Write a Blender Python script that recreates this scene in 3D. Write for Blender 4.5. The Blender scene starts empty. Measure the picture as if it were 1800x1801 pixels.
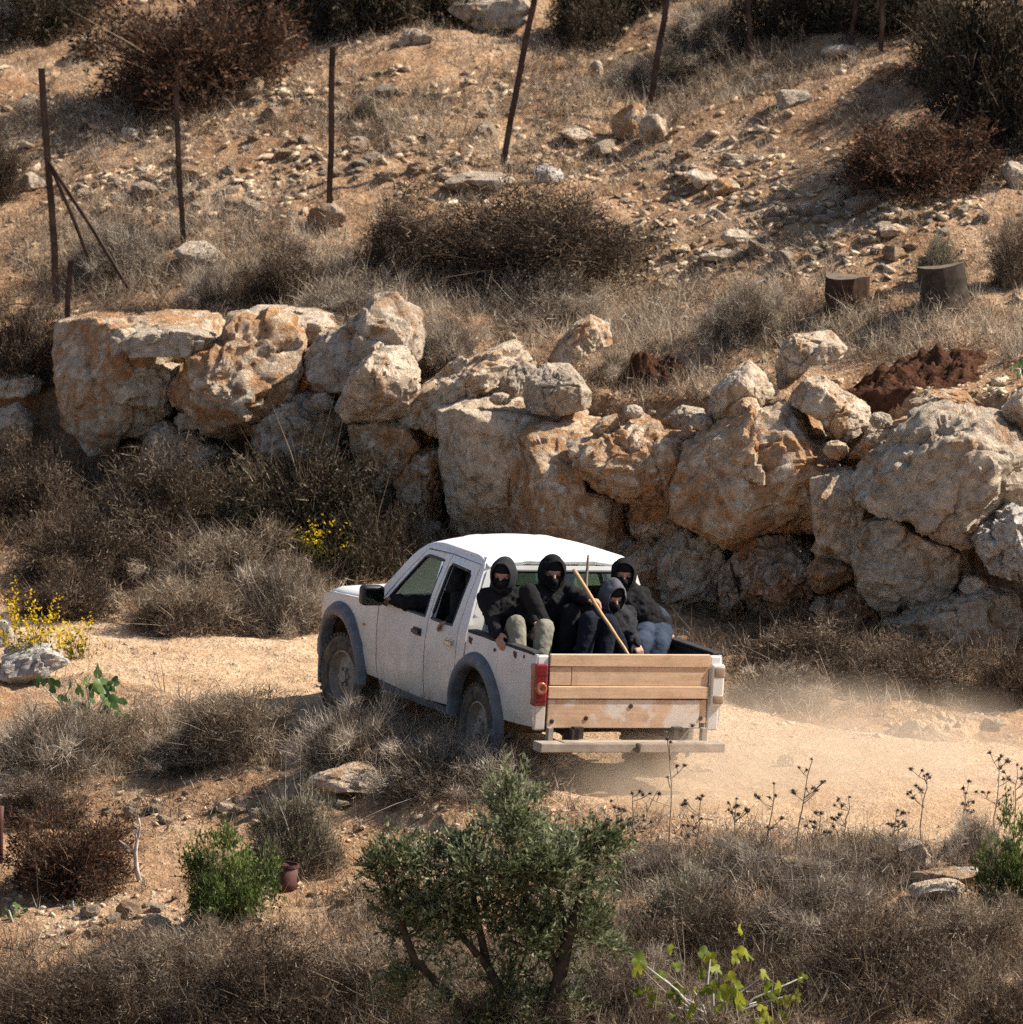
import bpy, bmesh, math, random
import numpy as np
from mathutils import Matrix, Vector
from mathutils.geometry import delaunay_2d_cdt

SC = bpy.context.scene
COL = SC.collection
R = math.radians

# ------------------------------------------------------------------ camera, sky, sun, exposure
DIST, PITCH, FPX = 80.0, R(8.5), 17243.6          # camera distance, look-down angle, focal length in photo pixels
FWD = np.array([0, math.cos(PITCH), -math.sin(PITCH)])
UPV = np.array([0, math.sin(PITCH), math.cos(PITCH)])
AIM = np.array([-0.452, 0.0, 2.145])
CAM = AIM - DIST * FWD
cam_data = bpy.data.cameras.new('camera')
cam = bpy.data.objects.new('camera', cam_data)
COL.objects.link(cam)
cam.location = CAM
cam.rotation_euler = (R(90) - PITCH, 0, 0)
cam_data.sensor_fit = 'HORIZONTAL'
cam_data.sensor_width = 36.0
cam_data.lens = 36.0 * FPX / 1800.0
cam_data.clip_start = 1.0
cam_data.clip_end = 3000.0
cam_data.dof.use_dof = True
cam_data.dof.focus_distance = DIST - 0.3
cam_data.dof.aperture_fstop = 4.5
SC.camera = cam

SUN_AZ, SUN_EL = R(80), R(44)                     # azimuth from +Y (away from camera) towards +X
SUN_DIR = Vector((math.sin(SUN_AZ) * math.cos(SUN_EL), math.cos(SUN_AZ) * math.cos(SUN_EL), math.sin(SUN_EL)))
world = bpy.data.worlds.new('World')
SC.world = world
world.use_nodes = True
wn = world.node_tree.nodes
sky = wn.new('ShaderNodeTexSky')
sky.sky_type = 'NISHITA'
sky.sun_disc = False
sky.sun_elevation = SUN_EL
sky.sun_rotation = SUN_AZ
sky.dust_density = 1.5
wn['Background'].inputs['Strength'].default_value = 0.08
world.node_tree.links.new(sky.outputs[0], wn['Background'].inputs['Color'])
sun_data = bpy.data.lights.new('sun', 'SUN')
sun_data.energy = 5.0
sun_data.angle = R(0.55)
sun_data.color = (1.0, 0.93, 0.82)
sun = bpy.data.objects.new('sun', sun_data)
COL.objects.link(sun)
sun.rotation_euler = (-SUN_DIR).to_track_quat('-Z', 'Y').to_euler()
SC.view_settings.view_transform = 'Standard'
SC.view_settings.look = 'None'
SC.view_settings.exposure = 0.80
SC.view_settings.gamma = 1.0
SC.render.engine = 'CYCLES'
SC.cycles.use_denoising = False
SC.cycles.max_bounces = 5
SC.cycles.diffuse_bounces = 3
SC.cycles.glossy_bounces = 2
SC.cycles.adaptive_threshold = 0.02
SC.cycles.sample_clamp_indirect = 4.0
SC.cycles.transparent_max_bounces = 8
SC.cycles.caustics_reflective = False
SC.cycles.caustics_refractive = False

# ------------------------------------------------------------------ photo pixel <-> world
def project(P):
    d = np.asarray(P, float) - CAM
    z = d @ FWD
    return 900 + FPX * d[..., 0] / z, 900.5 - FPX * (d @ UPV) / z
def ray(px, py):
    d = FWD + np.array([1.0, 0, 0]) * ((px - 900) / FPX) + UPV * ((900.5 - py) / FPX)
    return d / np.linalg.norm(d)
def at(px, py, Y):
    d = ray(px, py)
    return CAM + d * ((Y - CAM[1]) / d[1])

# ------------------------------------------------------------------ noise
def _hash(i, j, k, s):
    n = (i.astype(np.int64) * 73856093) ^ (j.astype(np.int64) * 19349663) ^ (k.astype(np.int64) * 83492791) ^ (s * 2654435761)
    n &= 0xffffffff
    n = ((n ^ (n >> 15)) * 2246822519) & 0xffffffff
    n = ((n ^ (n >> 13)) * 3266489917) & 0xffffffff
    n ^= n >> 16
    return n / 4294967295.0
def noise3(p, s=0):
    p = np.asarray(p, float)
    f = np.floor(p)
    t = p - f
    t = t * t * t * (t * (t * 6 - 15) + 10)
    i, j, k = f[..., 0], f[..., 1], f[..., 2]
    out = 0
    for a in (0, 1):
        wa = t[..., 0] if a else 1 - t[..., 0]
        for b in (0, 1):
            wb = t[..., 1] if b else 1 - t[..., 1]
            for c in (0, 1):
                wc = t[..., 2] if c else 1 - t[..., 2]
                out = out + wa * wb * wc * _hash(i + a, j + b, k + c, s)
    return out * 2 - 1
def fbm(p, octaves=4, s=0):
    p = np.asarray(p, float)
    o, a = 0, 1.0
    for n in range(octaves):
        o = o + a * noise3(p * (2.03 ** n) + 17.3 * n, s + n)
        a *= 0.5
    return o
def fbm2(x, y, sc, octaves=4, s=0):
    return fbm(np.stack([x * sc, y * sc, np.zeros_like(x) + 0.37], -1), octaves, s)
def smooth(a, b, x):
    t = np.clip((x - a) / (b - a), 0, 1)
    return t * t * (3 - 2 * t)

# ------------------------------------------------------------------ mesh helpers
def mesh_np(name, v, tris=None, quads=None):
    me = bpy.data.meshes.new(name)
    v = np.ascontiguousarray(v, np.float32)
    loops, starts, n = [], [], 0
    for f, k in ((tris, 3), (quads, 4)):
        if f is None or len(f) == 0:
            continue
        f = np.asarray(f, np.int32)
        loops.append(f.ravel())
        starts.append(n + np.arange(len(f), dtype=np.int32) * k)
        n += f.size
    lp = np.concatenate(loops)
    st = np.concatenate(starts)
    me.vertices.add(len(v)); me.vertices.foreach_set('co', v.ravel())
    me.loops.add(len(lp)); me.loops.foreach_set('vertex_index', lp)
    me.polygons.add(len(st)); me.polygons.foreach_set('loop_start', st)
    me.update(calc_edges=True)
    me.validate()
    return me
def set_smooth(me, on=True):
    me.polygons.foreach_set('use_smooth', np.full(len(me.polygons), on))
def obj(name, me, mat=None, parent=None, loc=None, mw=None):
    o = bpy.data.objects.new(name, me)
    COL.objects.link(o)
    if mat is not None and me is not None and len(me.materials) == 0:
        me.materials.append(mat)
    if parent is not None:
        o.parent = parent
    if loc is not None:
        o.location = loc
    if mw is not None:
        o.matrix_world = mw
    return o
def tag(o, label=None, cat=None, group=None, kind=None):
    for k, val in (('label', label), ('category', cat), ('group', group), ('kind', kind)):
        if val:
            o[k] = val
    return o
def empty(name, loc=(0, 0, 0), mw=None):
    o = bpy.data.objects.new(name, None)
    COL.objects.link(o)
    o.empty_display_size = 0.1
    o.location = loc
    if mw is not None:
        o.matrix_world = mw
    return o
def bm_obj(name, bm, mat, parent=None, smooth_on=False, bevel=0.0, seg=2):
    me = bpy.data.meshes.new(name)
    bmesh.ops.recalc_face_normals(bm, faces=bm.faces)
    bm.to_mesh(me); bm.free()
    set_smooth(me, smooth_on)
    o = obj(name, me, mat, parent)
    if bevel:
        m = o.modifiers.new('bevel', 'BEVEL'); m.width = bevel; m.segments = seg; m.limit_method = 'ANGLE'
        m.harden_normals = False
    return o
def add_box(bm, lo, hi, mw=None):
    c = [(x, y, z) for x in (lo[0], hi[0]) for y in (lo[1], hi[1]) for z in (lo[2], hi[2])]
    vs = [bm.verts.new((mw @ Vector(p)) if mw else p) for p in c]
    for f in ((0, 1, 3, 2), (4, 6, 7, 5), (0, 4, 5, 1), (2, 3, 7, 6), (0, 2, 6, 4), (1, 5, 7, 3)):
        bm.faces.new([vs[i] for i in f])
    return vs
def add_tube(bm, pts, rad, seg=8, cap=True):
    pts = [Vector(p) for p in pts]
    if not hasattr(rad, '__len__'):
        rad = [rad] * len(pts)
    rings = []
    for i, p in enumerate(pts):
        d = (pts[min(i + 1, len(pts) - 1)] - pts[max(i - 1, 0)]).normalized()
        a = d.cross(Vector((0.31, 0.52, 0.79)) if abs(d.z) > 0.8 else Vector((0, 0, 1))).normalized()
        b = d.cross(a)
        rings.append([bm.verts.new(p + (a * math.cos(t) + b * math.sin(t)) * rad[i]) for t in [2 * math.pi * k / seg for k in range(seg)]])
    for r0, r1 in zip(rings, rings[1:]):
        for k in range(seg):
            bm.faces.new((r0[k], r0[(k + 1) % seg], r1[(k + 1) % seg], r1[k]))
    if cap:
        bm.faces.new(rings[0][::-1]); bm.faces.new(rings[-1])
def add_lathe(bm, prof, seg=32, axis='x', closed=False):
    """prof: list of (along axis, radius)"""
    rings = []
    for a, r in prof:
        ring = []
        for k in range(seg):
            t = 2 * math.pi * k / seg
            c, s = r * math.cos(t), r * math.sin(t)
            ring.append(bm.verts.new((a, c, s) if axis == 'x' else (c, s, a)))
        rings.append(ring)
    pairs = list(zip(rings, rings[1:]))
    if closed:
        pairs.append((rings[-1], rings[0]))
    for r0, r1 in pairs:
        for k in range(seg):
            bm.faces.new((r0[k], r0[(k + 1) % seg], r1[(k + 1) % seg], r1[k]))
    return rings

# ------------------------------------------------------------------ materials
MATS = {}
class NT:
    def __init__(s, name):
        s.m = bpy.data.materials.new(name); s.m.use_nodes = True
        s.t = s.m.node_tree; s.n = s.t.nodes
        s.b = s.n['Principled BSDF']; s.out = s.n['Material Output']
    def new(s, typ, **kw):
        n = s.n.new(typ)
        for k, v in kw.items():
            if k.startswith('i_'):
                n.inputs[k[2:].replace('_', ' ')].default_value = v
            else:
                setattr(n, k, v)
        return n
    def link(s, a, b):
        s.t.links.new(a, b)
    def coords(s, rand=True, world=False):
        tc = s.new('ShaderNodeTexCoord')
        if world:
            return s.new('ShaderNodeNewGeometry').outputs['Position']
        if not rand:
            return tc.outputs['Object']
        oi = s.new('ShaderNodeObjectInfo')
        mu = s.new('ShaderNodeMath', operation='MULTIPLY'); mu.inputs[1].default_value = 37.0
        s.link(oi.outputs['Random'], mu.inputs[0])
        va = s.new('ShaderNodeVectorMath', operation='ADD')
        s.link(tc.outputs['Object'], va.inputs[0]); s.link(mu.outputs[0], va.inputs[1])
        return va.outputs[0]
    def noise(s, vec, scale, detail=4, rough=0.6, dist=0.0):
        n = s.new('ShaderNodeTexNoise')
        n.inputs['Scale'].default_value = scale; n.inputs['Detail'].default_value = detail
        n.inputs['Roughness'].default_value = rough; n.inputs['Distortion'].default_value = dist
        s.link(vec, n.inputs['Vector'])
        return n.outputs['Fac']
    def ramp(s, fac, stops, interp='LINEAR'):
        r = s.new('ShaderNodeValToRGB'); cr = r.color_ramp; cr.interpolation = interp
        while len(cr.elements) < len(stops):
            cr.elements.new(0.5)
        for e, (p, c) in zip(cr.elements, stops):
            e.position = p
            e.color = (c, c, c, 1) if not hasattr(c, '__len__') else (*c, 1)
        s.link(fac, r.inputs['Fac'])
        return r.outputs['Color']
    def mix(s, fac, a, b, mode='MIX'):
        m = s.new('ShaderNodeMix', data_type='RGBA', blend_type=mode)
        for sock, val in ((m.inputs[0], fac), (m.inputs[6], a), (m.inputs[7], b)):
            if hasattr(val, 'is_linked'):
                s.link(val, sock)
            elif hasattr(val, '__len__'):
                sock.default_value = (*val, 1)
            else:
                sock.default_value = val
        return m.outputs[2]
    def bump(s, h, strength=0.5, dist=0.02, prev=None):
        b = s.new('ShaderNodeBump'); b.inputs['Strength'].default_value = strength; b.inputs['Distance'].default_value = dist
        s.link(h, b.inputs['Height'])
        if prev is not None:
            s.link(prev, b.inputs['Normal'])
        return b.outputs['Normal']
    def done(s, color=None, rough=0.85, normal=None, spec=0.2):
        if color is not None:
            if hasattr(color, 'is_linked'):
                s.link(color, s.b.inputs['Base Color'])
            else:
                s.b.inputs['Base Color'].default_value = (*color, 1)
        if hasattr(rough, 'is_linked'):
            s.link(rough, s.b.inputs['Roughness'])
        else:
            s.b.inputs['Roughness'].default_value = rough
        s.b.inputs['Specular IOR Level'].default_value = spec
        if normal is not None:
            s.link(normal, s.b.inputs['Normal'])
        return s.m

def rock_mat(name, pale, mid, stain, amount, pits=0.0, grey=(0.27, 0.22, 0.175), cream=(0.82, 0.72, 0.57)):
    t = NT(name)
    c = t.coords()
    n1 = t.noise(c, 2.3, 4, 0.66, 0.5)
    col = t.ramp(n1, [(0.33, mid), (0.5, [0.5 * (a + b) for a, b in zip(pale, mid)]), (0.64, pale)])
    n2 = t.noise(c, 1.5, 4, 0.72, 1.6)
    col = t.mix(t.ramp(n2, [(0.56 - 0.18 * amount, 0.0), (0.66 - 0.16 * amount, 0.9)]), col, stain)
    n3 = t.noise(c, 3.7, 4, 0.75, 0.9)
    col = t.mix(t.ramp(n3, [(0.56, 0.0), (0.66, 0.85)]), col, cream)
    col = t.mix(t.ramp(n3, [(0.33, 0.85), (0.44, 0.0)]), col, grey)
    nb = t.noise(c, 11, 5, 0.78, 0.5)
    col = t.mix(0.8, col, t.ramp(nb, [(0.33, 0.32), (0.46, 0.95), (0.6, 1.0)]), 'MULTIPLY')  # cavity shade put into the colour where the relief dips
    h = nb
    if pits:
        v = t.new('ShaderNodeTexVoronoi'); v.inputs['Scale'].default_value = 9.0
        wv = t.new('ShaderNodeVectorMath', operation='ADD'); t.link(c, wv.inputs[0]); t.link(n3, wv.inputs[1]); t.link(wv.outputs[0], v.inputs['Vector'])
        pit = t.ramp(v.outputs['Distance'], [(0.12, 1.0), (0.32, 0.0)])
        col = t.mix(t.mix(pits, (0, 0, 0), pit), col, (0.10, 0.055, 0.035))  # shade inside the pits painted as a dark colour
        h = t.mix(0.5 * pits, nb, t.ramp(v.outputs['Distance'], [(0.05, 0.0), (0.35, 1.0)]))
    return t.done(col, 0.92, t.bump(h, 1.0, 0.09), 0.12)

MATS['rock_pale'] = rock_mat('limestone_pale', (0.74, 0.60, 0.45), (0.57, 0.43, 0.30), (0.49, 0.30, 0.165), 0.28)
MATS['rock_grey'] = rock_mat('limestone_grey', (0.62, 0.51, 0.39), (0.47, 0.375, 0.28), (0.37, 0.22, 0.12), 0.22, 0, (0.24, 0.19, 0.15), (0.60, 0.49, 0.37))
MATS['rock_orange'] = rock_mat('limestone_stained', (0.72, 0.57, 0.41), (0.55, 0.40, 0.265), (0.49, 0.255, 0.115), 0.74)
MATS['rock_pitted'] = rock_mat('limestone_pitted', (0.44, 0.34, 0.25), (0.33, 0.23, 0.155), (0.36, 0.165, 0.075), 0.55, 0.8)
MATS['rock_white'] = rock_mat('limestone_white', (0.62, 0.56, 0.49), (0.42, 0.37, 0.32), (0.36, 0.28, 0.2), 0.05, 0.4, (0.14, 0.125, 0.11), (0.72, 0.68, 0.62))

def ground_mat(name, cols, pebble=0.5, dark=(0.20, 0.115, 0.06)):
    t = NT(name)
    c = t.coords(world=True)
    n = t.noise(c, 1.1, 4, 0.68, 0.2)
    col = t.ramp(n, [(0.34, cols[0]), (0.5, cols[1]), (0.66, cols[2])])
    n2 = t.noise(c, 13, 4, 0.76)
    col = t.mix(t.ramp(n2, [(0.40, 0.65), (0.60, 0.0)]), col, dark)
    v = t.new('ShaderNodeTexVoronoi'); v.inputs['Scale'].default_value = 24.0
    t.link(c, v.inputs['Vector'])
    pb = t.ramp(v.outputs['Distance'], [(0.18, 1.0), (0.42, 0.0)])
    pm = t.mix(1.0, pb, t.ramp(n2, [(0.48, 0.0), (0.62, pebble)]), 'MULTIPLY')
    col = t.mix(pm, col, t.mix(0.5, cols[2], v.outputs['Color'], 'SOFT_LIGHT'))
    h = t.mix(0.45, n2, pm, 'ADD')
    return t.done(col, 0.95, t.bump(h, 1.0, 0.05), 0.05)
MATS['soil'] = ground_mat('soil', ((0.32, 0.18, 0.095), (0.45, 0.28, 0.16), (0.57, 0.40, 0.255)), 0.75, (0.17, 0.09, 0.048))
MATS['road'] = ground_mat('road_dust', ((0.47, 0.31, 0.18), (0.58, 0.40, 0.25), (0.66, 0.48, 0.32)), 0.8, (0.33, 0.20, 0.11))
MATS['redsoil'] = ground_mat('red_soil', ((0.065, 0.03, 0.018), (0.10, 0.046, 0.026), (0.17, 0.085, 0.05)), 0.5, (0.03, 0.014, 0.009))

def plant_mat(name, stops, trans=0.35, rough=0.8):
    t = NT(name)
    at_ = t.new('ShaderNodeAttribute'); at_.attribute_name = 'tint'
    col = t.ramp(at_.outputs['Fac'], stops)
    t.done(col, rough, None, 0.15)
    tr = t.new('ShaderNodeBsdfTranslucent'); t.link(col, tr.inputs['Color'])
    mx = t.new('ShaderNodeMixShader'); mx.inputs[0].default_value = trans
    t.link(t.b.outputs[0], mx.inputs[1]); t.link(tr.outputs[0], mx.inputs[2]); t.link(mx.outputs[0], t.out.inputs['Surface'])
    return t.m
MATS['straw'] = plant_mat('dry_grass', [(0.0, (0.03, 0.02, 0.013)), (0.45, (0.165, 0.115, 0.075)), (0.72, (0.36, 0.275, 0.195)), (1.0, (0.68, 0.57, 0.43))], 0.3)
MATS['twig_dark'] = plant_mat('dark_twigs', [(0.0, (0.018, 0.012, 0.009)), (0.5, (0.075, 0.05, 0.033)), (0.8, (0.17, 0.12, 0.08)), (1.0, (0.36, 0.27, 0.19))], 0.2)
MATS['twig_red'] = plant_mat('russet_leaves', [(0.0, (0.035, 0.018, 0.011)), (0.5, (0.11, 0.052, 0.03)), (1.0, (0.26, 0.14, 0.085))], 0.3)
MATS['twig_grey'] = plant_mat('grey_twigs', [(0.0, (0.03, 0.022, 0.016)), (0.45, (0.165, 0.125, 0.09)), (0.75, (0.36, 0.29, 0.22)), (1.0, (0.64, 0.55, 0.44))], 0.25)
MATS['olive'] = plant_mat('olive_leaves', [(0.0, (0.035, 0.045, 0.018)), (0.5, (0.12, 0.145, 0.06)), (1.0, (0.40, 0.42, 0.26))], 0.35, 0.4)
MATS['green'] = plant_mat('green_leaves', [(0.0, (0.03, 0.05, 0.012)), (0.5, (0.10, 0.15, 0.035)), (1.0, (0.30, 0.36, 0.11))], 0.35, 0.5)
MATS['evergreen'] = plant_mat('evergreen_leaves', [(0.0, (0.012, 0.012, 0.007)), (0.6, (0.045, 0.04, 0.022)), (1.0, (0.12, 0.095, 0.06))], 0.2, 0.6)
MATS['greygreen'] = plant_mat('greygreen_leaves', [(0.0, (0.06, 0.06, 0.035)), (0.5, (0.17, 0.17, 0.10)), (1.0, (0.36, 0.34, 0.22))], 0.3, 0.6)
MATS['yellow'] = plant_mat('yellow_flowers', [(0.0, (0.10, 0.11, 0.02)), (0.45, (0.28, 0.22, 0.02)), (0.55, (0.62, 0.42, 0.02)), (1.0, (0.85, 0.62, 0.03))], 0.35, 0.6)
MATS['vine'] = plant_mat('vine_leaves', [(0.0, (0.05, 0.08, 0.01)), (0.6, (0.15, 0.19, 0.02)), (1.0, (0.33, 0.33, 0.03))], 0.4, 0.5)
MATS['thistle'] = plant_mat('thistle_heads', [(0.0, (0.085, 0.062, 0.05)), (1.0, (0.22, 0.17, 0.14))], 0.1)
def simple(name, col, rough=0.6, spec=0.3, var=0.25, scale=12, metal=0.0, bump=0.0):
    t = NT(name)
    c = t.coords()
    n = t.noise(c, scale, 5, 0.65)
    cc = t.ramp(n, [(0.3, [x * (1 - var) for x in col]), (0.7, [min(1, x * (1 + var)) for x in col])])
    t.b.inputs['Metallic'].default_value = metal
    return t.done(cc, rough, t.bump(n, bump, 0.01) if bump else None, spec)
MATS['rust'] = simple('rusted_iron', (0.055, 0.032, 0.024), 0.85, 0.2, 0.5, 9, 0, 0.4)
MATS['bark'] = simple('bark', (0.06, 0.045, 0.035), 0.95, 0.1, 0.5, 14, 0, 0.6)
MATS['bark_pale'] = simple('bleached_wood', (0.50, 0.46, 0.40), 0.9, 0.1, 0.35, 20, 0, 0.4)
# ------------------------------------------------------------------ terrain
def wall_y(x):
    return np.interp(x, [-60, -12, -4.2, 0.4, 4.3, 12, 60], [26, 16, 11.5, 8.9, 6.1, 1.0, -6])
def road_far(x):
    return np.interp(x, [-60, -12, -4.5, -2.0, 0.8, 2.0, 4.5, 12, 60], [14, 9.5, 7.3, 6.5, 4.4, 2.9, 1.5, -1.5, -5])
def road_near(x):
    return np.interp(x, [-60, -12, -4.5, -3.0, -1.0, 0.4, 2.0, 4.5, 12, 60], [12, 7.0, 3.6, 2.2, -0.2, -1.7, -3.2, -4.0, -6.0, -9])
_tx = np.array([(60, 575), (300, 572), (520, 580), (700, 600), (900, 640), (1100, 690), (1300, 690), (1500, 680), (1750, 690)], float)
_wx, _wz = [], []
for _px, _py in _tx:
    _X = (_px - 900) / 215.5 - 0.452
    for _ in range(3):
        _q = at(_px, _py, float(wall_y(_X)) + 1.1)
        _X = _q[0]
    _wx.append(_q[0]); _wz.append(_q[2])
def terrain(x, y):
    x = np.asarray(x, float); y = np.asarray(y, float)
    tilt = -0.04 * np.clip(x, -7, 7)
    wy = wall_y(x)
    rf = road_far(x)
    bank_h = np.interp(x, [-8, -3, -0.5, 2, 8], [0.75, 0.65, 0.40, 0.12, 0.10])
    z = tilt + bank_h * smooth(rf - 0.1, wy - 0.3, y)
    fore = road_near(x) - 0.7
    dfo = np.maximum(0, fore - y)
    z = z - np.minimum(0.15 * dfo * smooth(0, 1.5, dfo), 8.0) + 0.10 * np.exp(-((y - road_near(x) + 0.25) / 0.35) ** 2) * (x < 3.5)
    top = np.interp(x, _wx, _wz)
    up = np.maximum(0, y - wy - 1.3)
    ztop = top + 0.24 * np.minimum(up, 60) + 0.10 * np.maximum(0, up - 60)
    z = z + (ztop - z) * smooth(wy + 0.25, wy + 0.95, y)
    offroad = 1 - smooth(rf + 0.4, rf - 0.1, y) * smooth(road_near(x) - 0.4, road_near(x) + 0.1, y)
    z = z + (0.035 + 0.06 * offroad) * fbm2(x, y, 0.8, 4, 3) + (0.020 + 0.016 * offroad) * fbm2(x, y, 5.0, 3, 9)
    # wheel ruts along the track
    mid = road_near(x) + (rf - road_near(x)) * 0.5
    rr = 1 - offroad
    z = z - 0.06 * rr * (np.exp(-((y - mid - 1.0) / 0.28) ** 2) + np.exp(-((y - mid + 1.0) / 0.28) ** 2))
    return z
_z0 = float(terrain(0.0, 0.0))
_terrain_raw = terrain
def terrain(x, y):
    return _terrain_raw(x, y) - _z0
def ground(px, py, ymin=-14.0, ymax=45.0):
    """the point of the ground that shows at a photo pixel (first hit along the ray)"""
    d = ray(px, py)
    Y = np.arange(ymin, ymax, 0.04)
    t = (Y - CAM[1]) / d[1]
    P = CAM + d * t[:, None]
    below = P[:, 2] < terrain(P[:, 0], P[:, 1])
    i = int(np.argmax(below)) if below.any() else len(Y) - 1
    p = P[i].copy(); p[2] = float(terrain(p[0], p[1]))
    return p
def sheet_mesh(name, gx, gy, hole=None, drop=0.0):
    X, Y = np.meshgrid(gx, gy)
    V = np.stack([X, Y, terrain(X, Y) - drop], -1).reshape(-1, 3)
    ny, nx = X.shape
    i = (np.arange(ny - 1)[:, None] * nx + np.arange(nx - 1)).ravel()
    q = np.stack([i, i + 1, i + nx + 1, i + nx], 1)
    if hole:
        c = V[q].mean(1)
        q = q[~((c[:, 0] > hole[0]) & (c[:, 0] < hole[1]) & (c[:, 1] > hole[2]) & (c[:, 1] < hole[3]))]
    me = mesh_np(name, V, quads=q)
    set_smooth(me)
    return me
tag(obj('ground', sheet_mesh('ground', np.arange(-7.0, 7.21, 0.07), np.arange(-13.02, 24.1, 0.07)), MATS['soil']), kind='structure')
tag(obj('hillside', sheet_mesh('hillside', np.arange(-42, 42.1, 0.6), np.arange(-48, 60.1, 0.6), (-6.5, 6.5, -12.5, 23.3), 0.03), MATS['soil']), kind='structure')
tag(obj('terrain', sheet_mesh('terrain', np.arange(-900, 901, 12.0), np.arange(-900, 901, 12.0), (-36, 36, -42, 54), 0.4), MATS['soil']), kind='structure')
# the dirt track: its own sheet a little above the ground, ragged edges
rx = np.arange(-30, 30, 0.08)
rt = np.linspace(0, 1, 70)
RX, RT = np.meshgrid(rx, rt)
lo_ = road_near(RX) - 0.15 + 0.35 * fbm2(RX, RX * 0, 1.3, 4, 21)
hi_ = road_far(RX) + 0.05 + 0.30 * fbm2(RX, RX * 0 + 5, 1.5, 4, 23)
RY = lo_ + (hi_ - lo_) * RT
RZ = terrain(RX, RY) + 0.02 * np.sin(np.pi * RT) ** 0.5 + 0.004
RZ[0] -= 0.03; RZ[-1] -= 0.03
n1, n0 = RX.shape
ii = (np.arange(n1 - 1)[:, None] * n0 + np.arange(n0 - 1)).ravel()
me = mesh_np('dirt_track', np.stack([RX, RY, RZ], -1).reshape(-1, 3), quads=np.stack([ii, ii + 1, ii + n0 + 1, ii + n0], 1))
set_smooth(me)
tag(obj('dirt_track', me, MATS['road']), kind='structure')

# ------------------------------------------------------------------ boulders
def cube_sphere(n):
    g = np.linspace(-1, 1, n + 1)
    A, B = np.meshgrid(np.tan(g * math.pi / 4), np.tan(g * math.pi / 4))
    vs, qs, o = [], [], 0
    ix = (np.arange(n)[:, None] * (n + 1) + np.arange(n)).ravel()
    q = np.stack([ix, ix + 1, ix + n + 2, ix + n + 1], 1)
    one = np.ones_like(A)
    for k, (a, b, c) in enumerate(((one, A, B), (-one, B, A), (B, one, A), (A, -one, B), (A, B, one), (B, A, -one))):
        vs.append(np.stack([a, b, c], -1).reshape(-1, 3)); qs.append(q + o); o += (n + 1) ** 2
    v = np.concatenate(vs); q = np.concatenate(qs)
    v /= np.linalg.norm(v, axis=1)[:, None]
    key = np.round(v * 1e5).astype(np.int64)
    _, first, inv = np.unique(key, axis=0, return_index=True, return_inverse=True)
    return v[first], inv.ravel()[q]
CS = {n: cube_sphere(n) for n in (4, 7, 14, 36)}
def poly_radius(poly, th):
    """distance from the origin to a closed 2D outline along each angle"""
    p = np.asarray(poly, float); q = np.roll(p, -1, 0)
    d = np.stack([np.cos(th), np.sin(th)], -1)
    best = np.zeros(len(th))
    for a, b in zip(p, q):
        e = b - a
        den = d[:, 0] * e[1] - d[:, 1] * e[0]
        den = np.where(np.abs(den) < 1e-12, 1e-12, den)
        t = (a[0] * e[1] - a[1] * e[0]) / den
        s = (a[0] * d[:, 1] - a[1] * d[:, 0]) / den
        ok = (t > 0) & (s >= -1e-6) & (s <= 1 + 1e-6)
        best = np.where(ok, np.maximum(best, t), best)
    best[best == 0] = best[best > 0].min()
    return best
def carve(v, planes):
    for n, d in planes:
        n = np.asarray(n, float); n = n / np.linalg.norm(n)
        ext = (v @ n).max()
        over = v @ n - d * ext
        v = v - np.where(over > 0, over, 0)[:, None] * n * 0.94
    return v
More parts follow.
